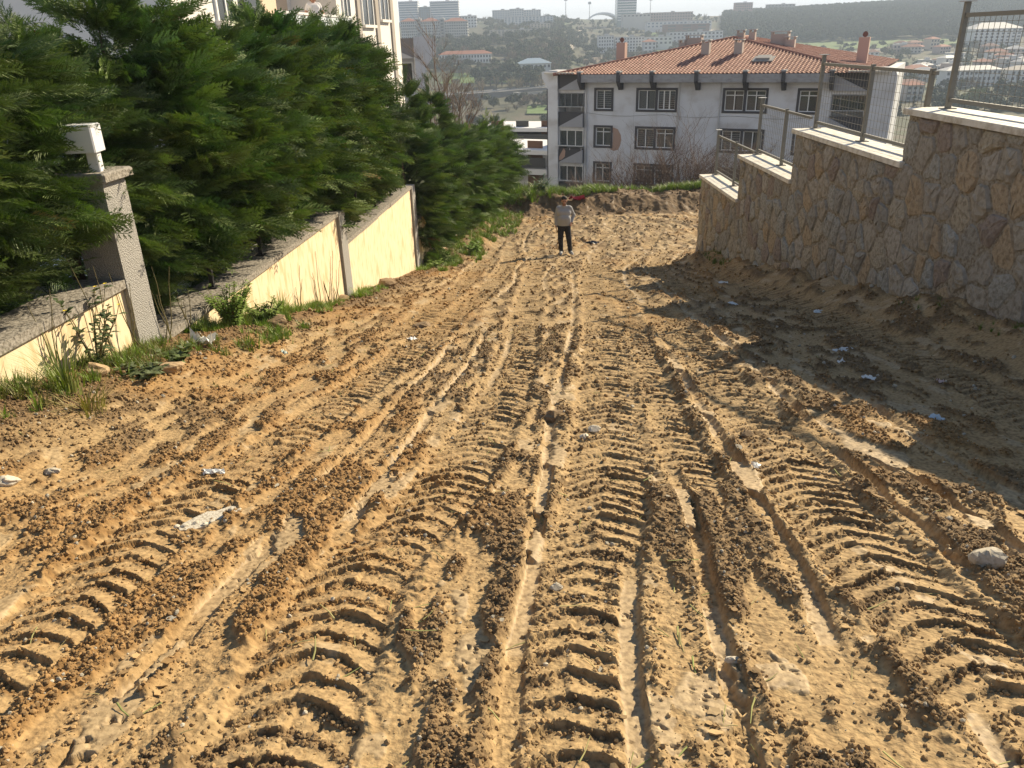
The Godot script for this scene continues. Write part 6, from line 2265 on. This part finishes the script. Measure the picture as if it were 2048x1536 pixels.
func make_litter() -> void:
	var stone_tex: Texture2D = mats["stone_0"].albedo_texture
	var brown := grain("field_stone", [0.26, 0.185, 0.11], 0.95, stone_tex, 4.0, tex_bump, 0.15)
	var tan := grain("tan_stone", [0.42, 0.31, 0.19], 0.95, stone_tex, 4.0, tex_bump, 0.15)
	var chalk := grain("chalk_lump", [0.62, 0.58, 0.50], 0.95, stone_tex, 4.0, tex_bump, 0.15)
	var pale := grain("grey_lump", [0.46, 0.43, 0.37], 0.9, stone_tex, 4.0, tex_bump, 0.15)
	# [x, D, size, turn, material, label, category name]
	for s in [
		[0.32, 5.28, Vector3(0.125, 0.07, 0.09), 0.2, brown, "rounded brown rock lying on the narrow rut in mid lane"],
		[0.59, 4.95, Vector3(0.06, 0.035, 0.045), 0.5, chalk, "whitish square stone chip beside the rounded brown rock"],
		[0.50, 4.78, Vector3(0.045, 0.025, 0.04), 1.2, chalk, "smaller white chip nearest the viewer below the square one"],
		[2.01, 2.67, Vector3(0.075, 0.05, 0.07), 0.4, pale, "pale grey lump of clay at the lower right edge of the lane"],
		[-3.15, 6.55, Vector3(0.14, 0.08, 0.10), 0.3, tan, "tan angular stone in front of the weeds below the tall pillar"],
		[-3.55, 6.10, Vector3(0.12, 0.08, 0.10), 1.0, tan, "sandy block of stone half buried left of the angular stone"],
		[-2.95, 9.25, Vector3(0.17, 0.12, 0.15), 0.1, brown, "reddish brown clump of roots and earth beside the grass tuft"],
		[-3.00, 3.95, Vector3(0.07, 0.035, 0.05), 0.7, chalk, "white stone at the left edge of the lane"],
		[-2.88, 4.18, Vector3(0.06, 0.03, 0.04), 0.1, pale, "small pale stone above the white stone at the left"],
		[1.61, 4.68, Vector3(0.05, 0.03, 0.04), 0.1, brown, "dark clod beside the shadow edge in the right track"],
		[-1.23, 10.2, Vector3(0.16, 0.06, 0.10), 0.1, brown, "dark clod left of the furrows in mid distance"],
		[4.9, 33.2, Vector3(0.20, 0.17, 0.18), 0.1, tan, "pale boulder on the dirt bank at the far end"],
		[0.16, 2.62, Vector3(0.030, 0.02, 0.025), 0.1, pale, "small grey pebble on the curved tyre prints"],
		[0.74, 2.05, Vector3(0.025, 0.016, 0.02), 0.1, chalk, "small white pebble beside the cracked rut"],
		[-3.1, 13.6, Vector3(0.16, 0.09, 0.14), 0.8, brown, "earth clump at the foot of the third wall panel"],
		[-2.6, 15.8, Vector3(0.22, 0.16, 0.18), 0.8, brown, "larger earth clump against the third wall panel"]]:
		var p := lane_point(s[0], s[1])
		var o := MeshInstance3D.new()
		o.name = numbered("stone" if s[4] != brown else "clod")
		o.mesh = rock_mesh(int(s[1] * 100), s[2])
		o.material_override = s[4]
		add_child(o, true)
		o.position = p + Vector3(0, s[2].y * 0.35, 0)
		o.rotation.y = s[3]
		tag(o, s[5], "stone" if s[4] != brown else "clod")
	# a slab of white plaster rubble
	var sl := thing("rubble_slab", "white flaking plaster slab lying on the left tyre track", "rubble", lane_point(-1.63, 3.42) + Vector3(0, 0.01, 0), 0.75)
	var pm := MB.new()
	var rr := RandomNumberGenerator.new()
	rr.seed = 4
	var poly := PackedVector2Array()
	for i in 14:
		var a := TAU * i / 14
		poly.append(Vector2(cos(a) * 0.15, sin(a) * 0.06) * rr.randf_range(0.75, 1.15))
	pm.prism(poly, Vector3.ZERO, Vector3.RIGHT, Vector3(0, 0, 1), Vector3(0, 0.022, 0))
	obj("slab", pm, chalk, sl)
	for i in 7: part("flake", rock_mesh(300 + i, Vector3(0.02, 0.008, 0.015)), chalk, sl, Transform3D(Basis(), Vector3(rr.randf_range(-0.16, 0.16), 0.024, rr.randf_range(-0.07, 0.07))))
	var white := mat("paper_white", 0.70, 0.70, 0.68, 0.6)
	var blue := mat("plastic_bluish", 0.52, 0.58, 0.62, 0.4)
	for s in [
		[3.47, 7.46, 0.20, 0.09, white, "white paper strip in the wall's shade, upper of the pair"],
		[3.22, 6.87, 0.12, 0.07, white, "white paper scrap in the wall's shade, lower of the pair"],
		[3.09, 6.06, 0.11, 0.06, white, "small white scrap nearer the viewer in the wall's shade"],
		[3.62, 5.9, 0.06, 0.05, mat("paper_pink", 0.60, 0.45, 0.42, 0.7), "pinkish scrap near the foot of the stone wall"],
		[3.07, 4.94, 0.10, 0.06, blue, "bluish plastic scrap in the shade at the right"],
		[1.46, 4.04, 0.06, 0.09, white, "white scrap standing on the sunlit right track"],
		[-1.24, 9.14, 0.14, 0.09, white, "crumpled white scrap at the left furrows in mid distance"],
		[4.22, 14.6, 0.18, 0.10, white, "white scrap below the stepped stone wall"],
		[3.42, 11.2, 0.16, 0.08, blue, "thin pale scrap on the shaded furrows"],
		[4.38, 10.3, 0.14, 0.12, blue, "bluish bag scrap at the foot of the stone wall"],
		[-0.87, 6.49, 0.09, 0.05, white, "white scrap beside the long left rut"],
		[-1.89, 4.21, 0.13, 0.06, white, "white flaky scrap on the left tyre prints"],
		[-2.55, 8.05, 0.13, 0.06, mat("plastic_teal", 0.40, 0.48, 0.46, 0.5), "greyish crumpled wrapper left of the furrows"]]:
		var p := lane_point(s[0], s[1])
		var o := MeshInstance3D.new()
		o.name = numbered("paper_scrap")
		o.mesh = scrap_mesh(int(s[1] * 31), s[2], s[3], 0.028)
		o.material_override = s[4]
		add_child(o, true)
		o.position = p + Vector3(0, 0.004, 0)
		o.rotation.y = s[1] * 3.0
		tag(o, s[5], "litter")
	var bag := thing("plastic_bag", "crumpled white and red plastic bag among the weeds below the wall", "litter", lane_point(-3.25, 7.62))
	part("white_film", scrap_mesh(71, 0.26, 0.20, 0.12), white, bag)
	part("red_film", scrap_mesh(72, 0.17, 0.11, 0.06), mat("film_red", 0.50, 0.13, 0.11, 0.5), bag, Transform3D(Basis(Vector3.UP, 0.4), Vector3(-0.03, 0.0, 0.13)))
	part("straw_wisp", tuft_mesh(73, 40, 0.16, 0.004, 0.25), tinted_leaf("straw", 0.36, 0.26, 0.12), bag, Transform3D(Basis(), Vector3(-0.19, 0, 0.10)))
	var cloth := MeshInstance3D.new()
	cloth.name = numbered("red_cloth")
	cloth.mesh = scrap_mesh(75, 0.7, 0.4, 0.22)
	cloth.material_override = mat("cloth_red", 0.30, 0.03, 0.045, 0.8)
	add_child(cloth, true)
	cloth.position = lane_point(3.1, 34.4)
	tag(cloth, "crumpled dark red cloth on the dirt bank right of the man's head", "cloth")
	var dk := MeshInstance3D.new()
	dk.name = numbered("plastic_sheet")
	dk.mesh = scrap_mesh(76, 0.45, 0.25, 0.10)
	dk.material_override = mat("film_navy", 0.03, 0.035, 0.05, 0.4)
	add_child(dk, true)
	dk.position = lane_point(2.95, 26.4)
	tag(dk, "dark plastic scrap on the dirt right of the standing man", "litter")
	# straws and twigs on the lane
	var sm := MB.new()
	sm.tube([Vector3(-0.5, 0, 0), Vector3(-0.1, 0.004, 0.04), Vector3(0.5, 0, 0.0)], [0.03, 0.025, 0.012], 4)
	var me := sm.mesh()
	var r := RandomNumberGenerator.new()
	r.seed = 909
	var xf := []
	var cs := []
	for i in 240:
		var D := 1.4 + 9.0 * pow(r.randf(), 1.6)
		var x := r.randf_range(maxf(left_edge(D) + 0.4, -0.75 * D - 0.2), minf(3.5, 0.75 * D + 0.2))
		if x > 0.8 and r.randf() < 0.6: continue
		var l := r.randf_range(0.03, 0.14)
		xf.append(Transform3D(Basis(Vector3.UP, r.randf() * TAU).scaled(Vector3(l, 0.05, 0.07 + l * 0.4)), lane_point(x, D) + Vector3(0, 0.006, 0)))
		cs.append(Color(0.36, 0.29, 0.13).lerp(Color(0.26, 0.30, 0.09), r.randf()) * r.randf_range(0.7, 1.2))
	var cm := StandardMaterial3D.new()
	cm.resource_name = "straw_bits"
	cm.vertex_color_use_as_albedo = true
	cm.roughness = 0.9
	var so := copies("straw", me, cm, xf, cs)
	stuff(so)
	tag(so, "scattered bits of straw and torn grass on the lane", "straw")

# ---------------------------------------------------------------- people
# bones: [a, b, radius a, radius b, colour]; meshed as one smooth surface
func sdf_mesh(mb: MB, bones: Array, cell: float, k: float) -> void:
	var lo := Vector3(1e9, 1e9, 1e9)
	var hi := -lo
	for b in bones:
		var m: float = maxf(b[2], b[3]) + 3 * cell
		for p in [b[0], b[1]]:
			lo = lo.min(p - Vector3.ONE * m)
			hi = hi.max(p + Vector3.ONE * m)
	var n := Vector3i(((hi - lo) / cell).ceil()) + Vector3i.ONE
	var N := n.x * n.y * n.z
	var F := PackedFloat32Array()
	var C := PackedInt32Array()
	var B := PackedFloat32Array()
	F.resize(N); F.fill(1.0)
	B.resize(N); B.fill(1.0)
	C.resize(N)
	for id in bones.size():
		var a: Vector3 = bones[id][0]
		var b: Vector3 = bones[id][1]
		var ra: float = bones[id][2]
		var rb: float = bones[id][3]
		var m := maxf(ra, rb) + k + 2 * cell
		var l := Vector3i(((a.min(b) - Vector3.ONE * m - lo) / cell).floor()).clamp(Vector3i.ZERO, n - Vector3i.ONE)
		var h := Vector3i(((a.max(b) + Vector3.ONE * m - lo) / cell).ceil()).clamp(Vector3i.ZERO, n - Vector3i.ONE)
		var ab := b - a
		var ll := maxf(ab.length_squared(), 1e-8)
		for z in range(l.z, h.z + 1):
			for y in range(l.y, h.y + 1):
				for x in range(l.x, h.x + 1):
					var p := lo + Vector3(x, y, z) * cell - a
					var t := clampf(p.dot(ab) / ll, 0.0, 1.0)
					var d := (p - ab * t).length() - lerpf(ra, rb, t)
					var q := x + n.x * (y + n.y * z)
					var e := F[q]
					var w := maxf(k - absf(d - e), 0.0) / k
					F[q] = minf(d, e) - w * w * k * 0.25
					if d < B[q]:
						B[q] = d
						C[q] = id
	var at := {}
	var sx := 1
	var sy := n.x
	var sz := n.x * n.y
	var off := [0, sx, sy, sx + sy, sz, sx + sz, sy + sz, sx + sy + sz]
	var ov := [Vector3(0, 0, 0), Vector3(1, 0, 0), Vector3(0, 1, 0), Vector3(1, 1, 0), Vector3(0, 0, 1), Vector3(1, 0, 1), Vector3(0, 1, 1), Vector3(1, 1, 1)]
	var E := [[0, 1], [2, 3], [4, 5], [6, 7], [0, 2], [1, 3], [4, 6], [5, 7], [0, 4], [1, 5], [2, 6], [3, 7]]
	for z in n.z - 1:
		for y in n.y - 1:
			for x in n.x - 1:
				var q := x * sx + y * sy + z * sz
				var neg := 0
				for i in 8:
					if F[q + off[i]] < 0: neg += 1
				if neg == 0 or neg == 8: continue
				var s := Vector3.ZERO
				var c := 0
				for e in E:
					var f0 := F[q + off[e[0]]]
					var f1 := F[q + off[e[1]]]
					if (f0 < 0) == (f1 < 0): continue
					s += ov[e[0]].lerp(ov[e[1]], f0 / (f0 - f1))
					c += 1
				var g := Vector3(F[q + off[1]] - F[q] + F[q + off[7]] - F[q + off[6]], F[q + off[2]] - F[q] + F[q + off[7]] - F[q + off[5]], F[q + off[4]] - F[q] + F[q + off[7]] - F[q + off[3]]).normalized()
				var best := q
				for i in 8:
					if B[q + off[i]] < B[best]: best = q + off[i]
				at[q] = [lo + (Vector3(x, y, z) + s / c) * cell, g, bones[C[best]][4]]
	for q in at:
		for d in [[sx, sy, sz], [sy, sz, sx], [sz, sx, sy]]:
			if F[q] < 0 == (F[q + d[0]] < 0): continue
			var i1: int = q - d[1]
			var i2: int = q - d[1] - d[2]
			var i3: int = q - d[2]
			if not (at.has(i1) and at.has(i2) and at.has(i3)): continue
			var P := [at[q], at[i1], at[i2], at[i3]]
			if F[q] < 0: P = [at[q], at[i3], at[i2], at[i1]]
			for T in [[0, 1, 2], [0, 2, 3]]:
				for i in 3:
					var v: Array = P[T[i]]
					mb.v.append(v[0]); mb.n.append(v[1]); mb.c.append(v[2])

func finger(bones: Array, o: Vector3, d: Vector3, curl: Vector3, l: float, r: float, col: Color) -> void:
	var p := o
	var dir := d
	for i in 3:
		var q: Vector3 = p + dir * l * [0.45, 0.32, 0.23][i]
		bones.append([p, q, r * (1.0 - 0.12 * i), r * (0.9 - 0.12 * i), col])
		p = q
		dir = (dir + curl * 0.35).normalized()

func hand(mb: MB, wrist: Vector3, d: Vector3, side: Vector3, curl: Vector3, col: Color) -> void:
	# wrist towards knuckles along d, thumb on +side, fingers curl towards curl
	var b := [[wrist, wrist + d * 0.05, 0.027, 0.03, col]]
	for i in 4:
		var o: Vector3 = wrist + d * 0.085 + side * (0.030 - 0.020 * i)
		b.append([wrist + d * 0.03 + side * (0.02 - 0.013 * i), o, 0.016, 0.012, col])
		finger(b, o, d, curl, [0.078, 0.086, 0.080, 0.062][i], 0.0095, col)
	finger(b, wrist + d * 0.03 + side * 0.026, (d + side * 0.8).normalized(), (d + curl * 0.5).normalized(), 0.075, 0.0115, col)
	sdf_mesh(mb, b, 0.0065, 0.008)

func head(mb: MB, c: Vector3, f: Vector3, skin: Color, beard: Color, lips: Color) -> void:
	var s := Vector3.UP.cross(f).normalized()
	var u := Vector3.UP
	var b := [
		[c + u * 0.045 - f * 0.015, c + u * 0.03 + f * 0.01, 0.088, 0.082, skin],
		[c + u * 0.02 + f * 0.025, c - u * 0.06 + f * 0.045, 0.066, 0.048, skin],
		[c - u * 0.075 + f * 0.048 - s * 0.022, c - u * 0.075 + f * 0.048 + s * 0.022, 0.036, 0.036, beard],
		[c - u * 0.05 + f * 0.0 - s * 0.05, c - u * 0.075 + f * 0.05 - s * 0.02, 0.03, 0.03, beard],
		[c - u * 0.05 + f * 0.0 + s * 0.05, c - u * 0.075 + f * 0.05 + s * 0.02, 0.03, 0.03, beard],
		[c + u * 0.02 + f * 0.088, c - u * 0.018 + f * 0.106, 0.010, 0.015, skin],
		[c - u * 0.046 + f * 0.088 - s * 0.016, c - u * 0.046 + f * 0.088 + s * 0.016, 0.008, 0.008, lips],
		[c + u * 0.034 + f * 0.078 - s * 0.045, c + u * 0.038 + f * 0.088 - s * 0.015, 0.010, 0.010, skin],
		[c + u * 0.034 + f * 0.078 + s * 0.045, c + u * 0.038 + f * 0.088 + s * 0.015, 0.010, 0.010, skin],
		[c + u * 0.018 + f * 0.078 - s * 0.031, c + u * 0.018 + f * 0.080 - s * 0.031, 0.0125, 0.0125, Color(0.05, 0.035, 0.03)],
		[c + u * 0.018 + f * 0.078 + s * 0.031, c + u * 0.018 + f * 0.080 + s * 0.031, 0.0125, 0.0125, Color(0.05, 0.035, 0.03)],
		[c + u * 0.02 - s * 0.082, c - u * 0.02 - s * 0.080, 0.017, 0.012, skin],
		[c + u * 0.02 + s * 0.082, c - u * 0.02 + s * 0.080, 0.017, 0.012, skin],
		[c - u * 0.05 - f * 0.01, c - u * 0.16 - f * 0.02, 0.055, 0.058, skin]]
	sdf_mesh(mb, b, 0.0095, 0.014)

func cloth_material() -> StandardMaterial3D:
	var m := StandardMaterial3D.new()
	m.resource_name = "clothes_and_skin"
	m.vertex_color_use_as_albedo = true
	m.roughness = 0.85
	return m

func make_people() -> void:
	var cm := cloth_material()
	var skin := Color(0.36, 0.19, 0.125)
	var wool := Color(0.30, 0.305, 0.31)
	var black := Color(0.014, 0.015, 0.018)
	var shoe := Color(0.34, 0.34, 0.33)
	var sole := Color(0.55, 0.55, 0.54)
	# the man: stands facing up the lane, one arm hanging, the other hand at his hip
	var pos := lane_point(1.78, 24.0)
	var t := thing("person", "man in light grey sweater and black trousers standing on the lane, hand at hip", "person", Vector3(1.78, pos.y, -24.0), 0.0)
	var mb := MB.new()
	mb.tinted = true
	var b := [
		# torso under a loose sweater with a belly
		[Vector3(-0.07, 1.00, 0.02), Vector3(0.07, 1.00, 0.02), 0.150, 0.150, wool],
		[Vector3(-0.05, 1.12, 0.05), Vector3(0.05, 1.12, 0.05), 0.158, 0.158, wool],
		[Vector3(-0.08, 1.30, 0.02), Vector3(0.08, 1.30, 0.02), 0.138, 0.138, wool],
		[Vector3(-0.14, 1.435, -0.01), Vector3(0.14, 1.435, -0.01), 0.078, 0.078, wool],
		[Vector3(0, 1.44, -0.01), Vector3(0, 1.52, 0.0), 0.085, 0.062, wool],
		[Vector3(0, 1.50, 0.0), Vector3(0, 1.58, 0.015), 0.060, 0.056, skin],
		# image-left arm hangs
		[Vector3(-0.185, 1.425, -0.01), Vector3(-0.245, 1.16, -0.03), 0.072, 0.058, wool],
		[Vector3(-0.245, 1.16, -0.03), Vector3(-0.255, 0.93, 0.03), 0.057, 0.044, wool],
		# image-right arm bent, hand at the hip
		[Vector3(0.185, 1.425, -0.01), Vector3(0.30, 1.19, -0.09), 0.072, 0.058, wool],
		[Vector3(0.30, 1.19, -0.09), Vector3(0.235, 1.01, 0.03), 0.057, 0.044, wool],
		# trousers
		[Vector3(-0.07, 0.90, 0.0), Vector3(0.07, 0.90, 0.0), 0.140, 0.140, black],
		[Vector3(-0.095, 0.88, 0.0), Vector3(-0.115, 0.50, 0.035), 0.112, 0.082, black],
		[Vector3(-0.115, 0.50, 0.035), Vector3(-0.090, 0.10, 0.0), 0.082, 0.066, black],
		[Vector3(0.095, 0.88, 0.0), Vector3(0.145, 0.50, 0.055), 0.112, 0.082, black],
		[Vector3(0.145, 0.50, 0.055), Vector3(0.19, 0.10, 0.04), 0.082, 0.066, black],
		# shoes
		[Vector3(-0.09, 0.055, -0.03), Vector3(-0.115, 0.045, 0.15), 0.05, 0.042, shoe],
		[Vector3(-0.09, 0.02, -0.04), Vector3(-0.115, 0.02, 0.165), 0.042, 0.04, sole],
		[Vector3(0.19, 0.055, 0.01), Vector3(0.24, 0.045, 0.18), 0.05, 0.042, shoe],
		[Vector3(0.19, 0.02, 0.0), Vector3(0.245, 0.02, 0.195), 0.042, 0.04, sole]]
	sdf_mesh(mb, b, 0.0155, 0.035)
	head(mb, Vector3(0.005, 1.655, 0.03), Vector3(-0.12, -0.16, 1.0).normalized(), skin, Color(0.07, 0.045, 0.035), Color(0.25, 0.09, 0.07))
	hand(mb, Vector3(-0.255, 0.915, 0.035), Vector3(0.02, -1, 0.12).normalized(), Vector3(0.1, 0.1, 1).normalized(), Vector3(0.8, 0, 0.1).normalized(), skin)
	hand(mb, Vector3(0.232, 1.005, 0.035), Vector3(-0.25, -0.6, 0.72).normalized(), Vector3(-0.5, 0.75, 0.3).normalized(), Vector3(-0.7, -0.5, -0.5).normalized(), skin)
	obj("body", mb, cm, t)
	var hb := MB.new()
	hb.tinted = true
	var hair := Color(0.022, 0.016, 0.014)
	var hc := Vector3(0.005, 1.70, 0.01)
	sdf_mesh(hb, [[hc + Vector3(0, 0.022, -0.02), hc + Vector3(0, 0.026, 0.02), 0.088, 0.080, hair], [hc + Vector3(-0.06, -0.03, -0.03), hc + Vector3(0.06, -0.03, -0.03), 0.05, 0.05, hair], [hc + Vector3(-0.05, 0.03, 0.06), hc + Vector3(0.05, 0.03, 0.06), 0.03, 0.03, hair]], 0.011, 0.03)
	obj("hair", hb, cm, t)
	# the woman on the balcony, hands on the rail
	var tee := Color(0.66, 0.64, 0.64)
	var skin2 := Color(0.42, 0.22, 0.15)
	var wp := Vector3(-8.5, 0, 0) + Vector3(0.1 * 26.2, -0.25, -26.2) + Vector3(1, 0, 0.1).normalized() * 0.18
	var w := thing("person", "woman in white T-shirt standing at the balcony rail of the white block", "person", wp, 0.35)
	var wb := MB.new()
	wb.tinted = true
	var b2 := [
		[Vector3(-0.06, 0.98, 0.0), Vector3(0.06, 0.98, 0.0), 0.135, 0.135, tee],
		[Vector3(-0.06, 1.12, 0.02), Vector3(0.06, 1.12, 0.02), 0.125, 0.125, tee],
		[Vector3(-0.07, 1.26, 0.02), Vector3(0.07, 1.26, 0.02), 0.118, 0.118, tee],
		[Vector3(-0.13, 1.345, 0), Vector3(0.13, 1.345, 0), 0.062, 0.062, tee],
		[Vector3(0, 1.38, 0), Vector3(0, 1.46, 0.01), 0.05, 0.045, skin2],
		[Vector3(-0.165, 1.33, 0), Vector3(-0.215, 1.22, -0.01), 0.062, 0.058, tee],
		[Vector3(0.165, 1.33, 0), Vector3(0.215, 1.22, -0.01), 0.062, 0.058, tee],
		[Vector3(-0.205, 1.24, 0), Vector3(-0.27, 1.08, -0.02), 0.045, 0.038, skin2],
		[Vector3(-0.27, 1.08, -0.02), Vector3(-0.22, 1.03, 0.19), 0.038, 0.028, skin2],
		[Vector3(0.205, 1.24, 0), Vector3(0.27, 1.08, -0.02), 0.045, 0.038, skin2],
		[Vector3(0.27, 1.08, -0.02), Vector3(0.22, 1.03, 0.19), 0.038, 0.028, skin2],
		[Vector3(-0.07, 0.86, 0), Vector3(0.07, 0.86, 0), 0.135, 0.135, Color(0.08, 0.08, 0.1)],
		[Vector3(-0.09, 0.84, 0), Vector3(-0.09, 0.46, 0.02), 0.10, 0.07, Color(0.08, 0.08, 0.1)],
		[Vector3(-0.09, 0.46, 0.02), Vector3(-0.09, 0.08, 0), 0.07, 0.05, Color(0.08, 0.08, 0.1)],
		[Vector3(0.09, 0.84, 0), Vector3(0.09, 0.46, 0.02), 0.10, 0.07, Color(0.08, 0.08, 0.1)],
		[Vector3(0.09, 0.46, 0.02), Vector3(0.09, 0.08, 0), 0.07, 0.05, Color(0.08, 0.08, 0.1)],
		[Vector3(-0.09, 0.04, -0.02), Vector3(-0.10, 0.04, 0.15), 0.042, 0.036, Color(0.4, 0.4, 0.4)],
		[Vector3(0.09, 0.04, -0.02), Vector3(0.10, 0.04, 0.15), 0.042, 0.036, Color(0.4, 0.4, 0.4)]]
	sdf_mesh(wb, b2, 0.016, 0.03)
	head(wb, Vector3(0.0, 1.545, 0.02), Vector3(0.1, -0.08, 1.0).normalized(), skin2, skin2, Color(0.4, 0.14, 0.11))
	for s in [-1, 1]:
		hand(wb, Vector3(0.22 * s, 1.03, 0.20), Vector3(-0.3 * s, 0.1, 1).normalized(), Vector3(-1.0 * s, 0, -0.2).normalized(), Vector3(0, -1, 0.1).normalized(), skin2)
	obj("body", wb, cm, w)
	var wh := MB.new()
	wh.tinted = true
	var h2 := Color(0.30, 0.14, 0.065)
	var c2 := Vector3(0, 1.59, 0.0)
	sdf_mesh(wh, [[c2 + Vector3(0, 0.02, -0.03), c2 + Vector3(0, 0.028, 0.02), 0.092, 0.082, h2], [c2 + Vector3(-0.075, -0.04, -0.01), c2 + Vector3(-0.07, -0.12, -0.02), 0.035, 0.03, h2], [c2 + Vector3(0.075, -0.04, -0.01), c2 + Vector3(0.07, -0.12, -0.02), 0.035, 0.03, h2], [c2 + Vector3(-0.04, -0.06, -0.07), c2 + Vector3(0.04, -0.06, -0.07), 0.055, 0.055, h2]], 0.012, 0.03)
	obj("hair", wh, cm, w)
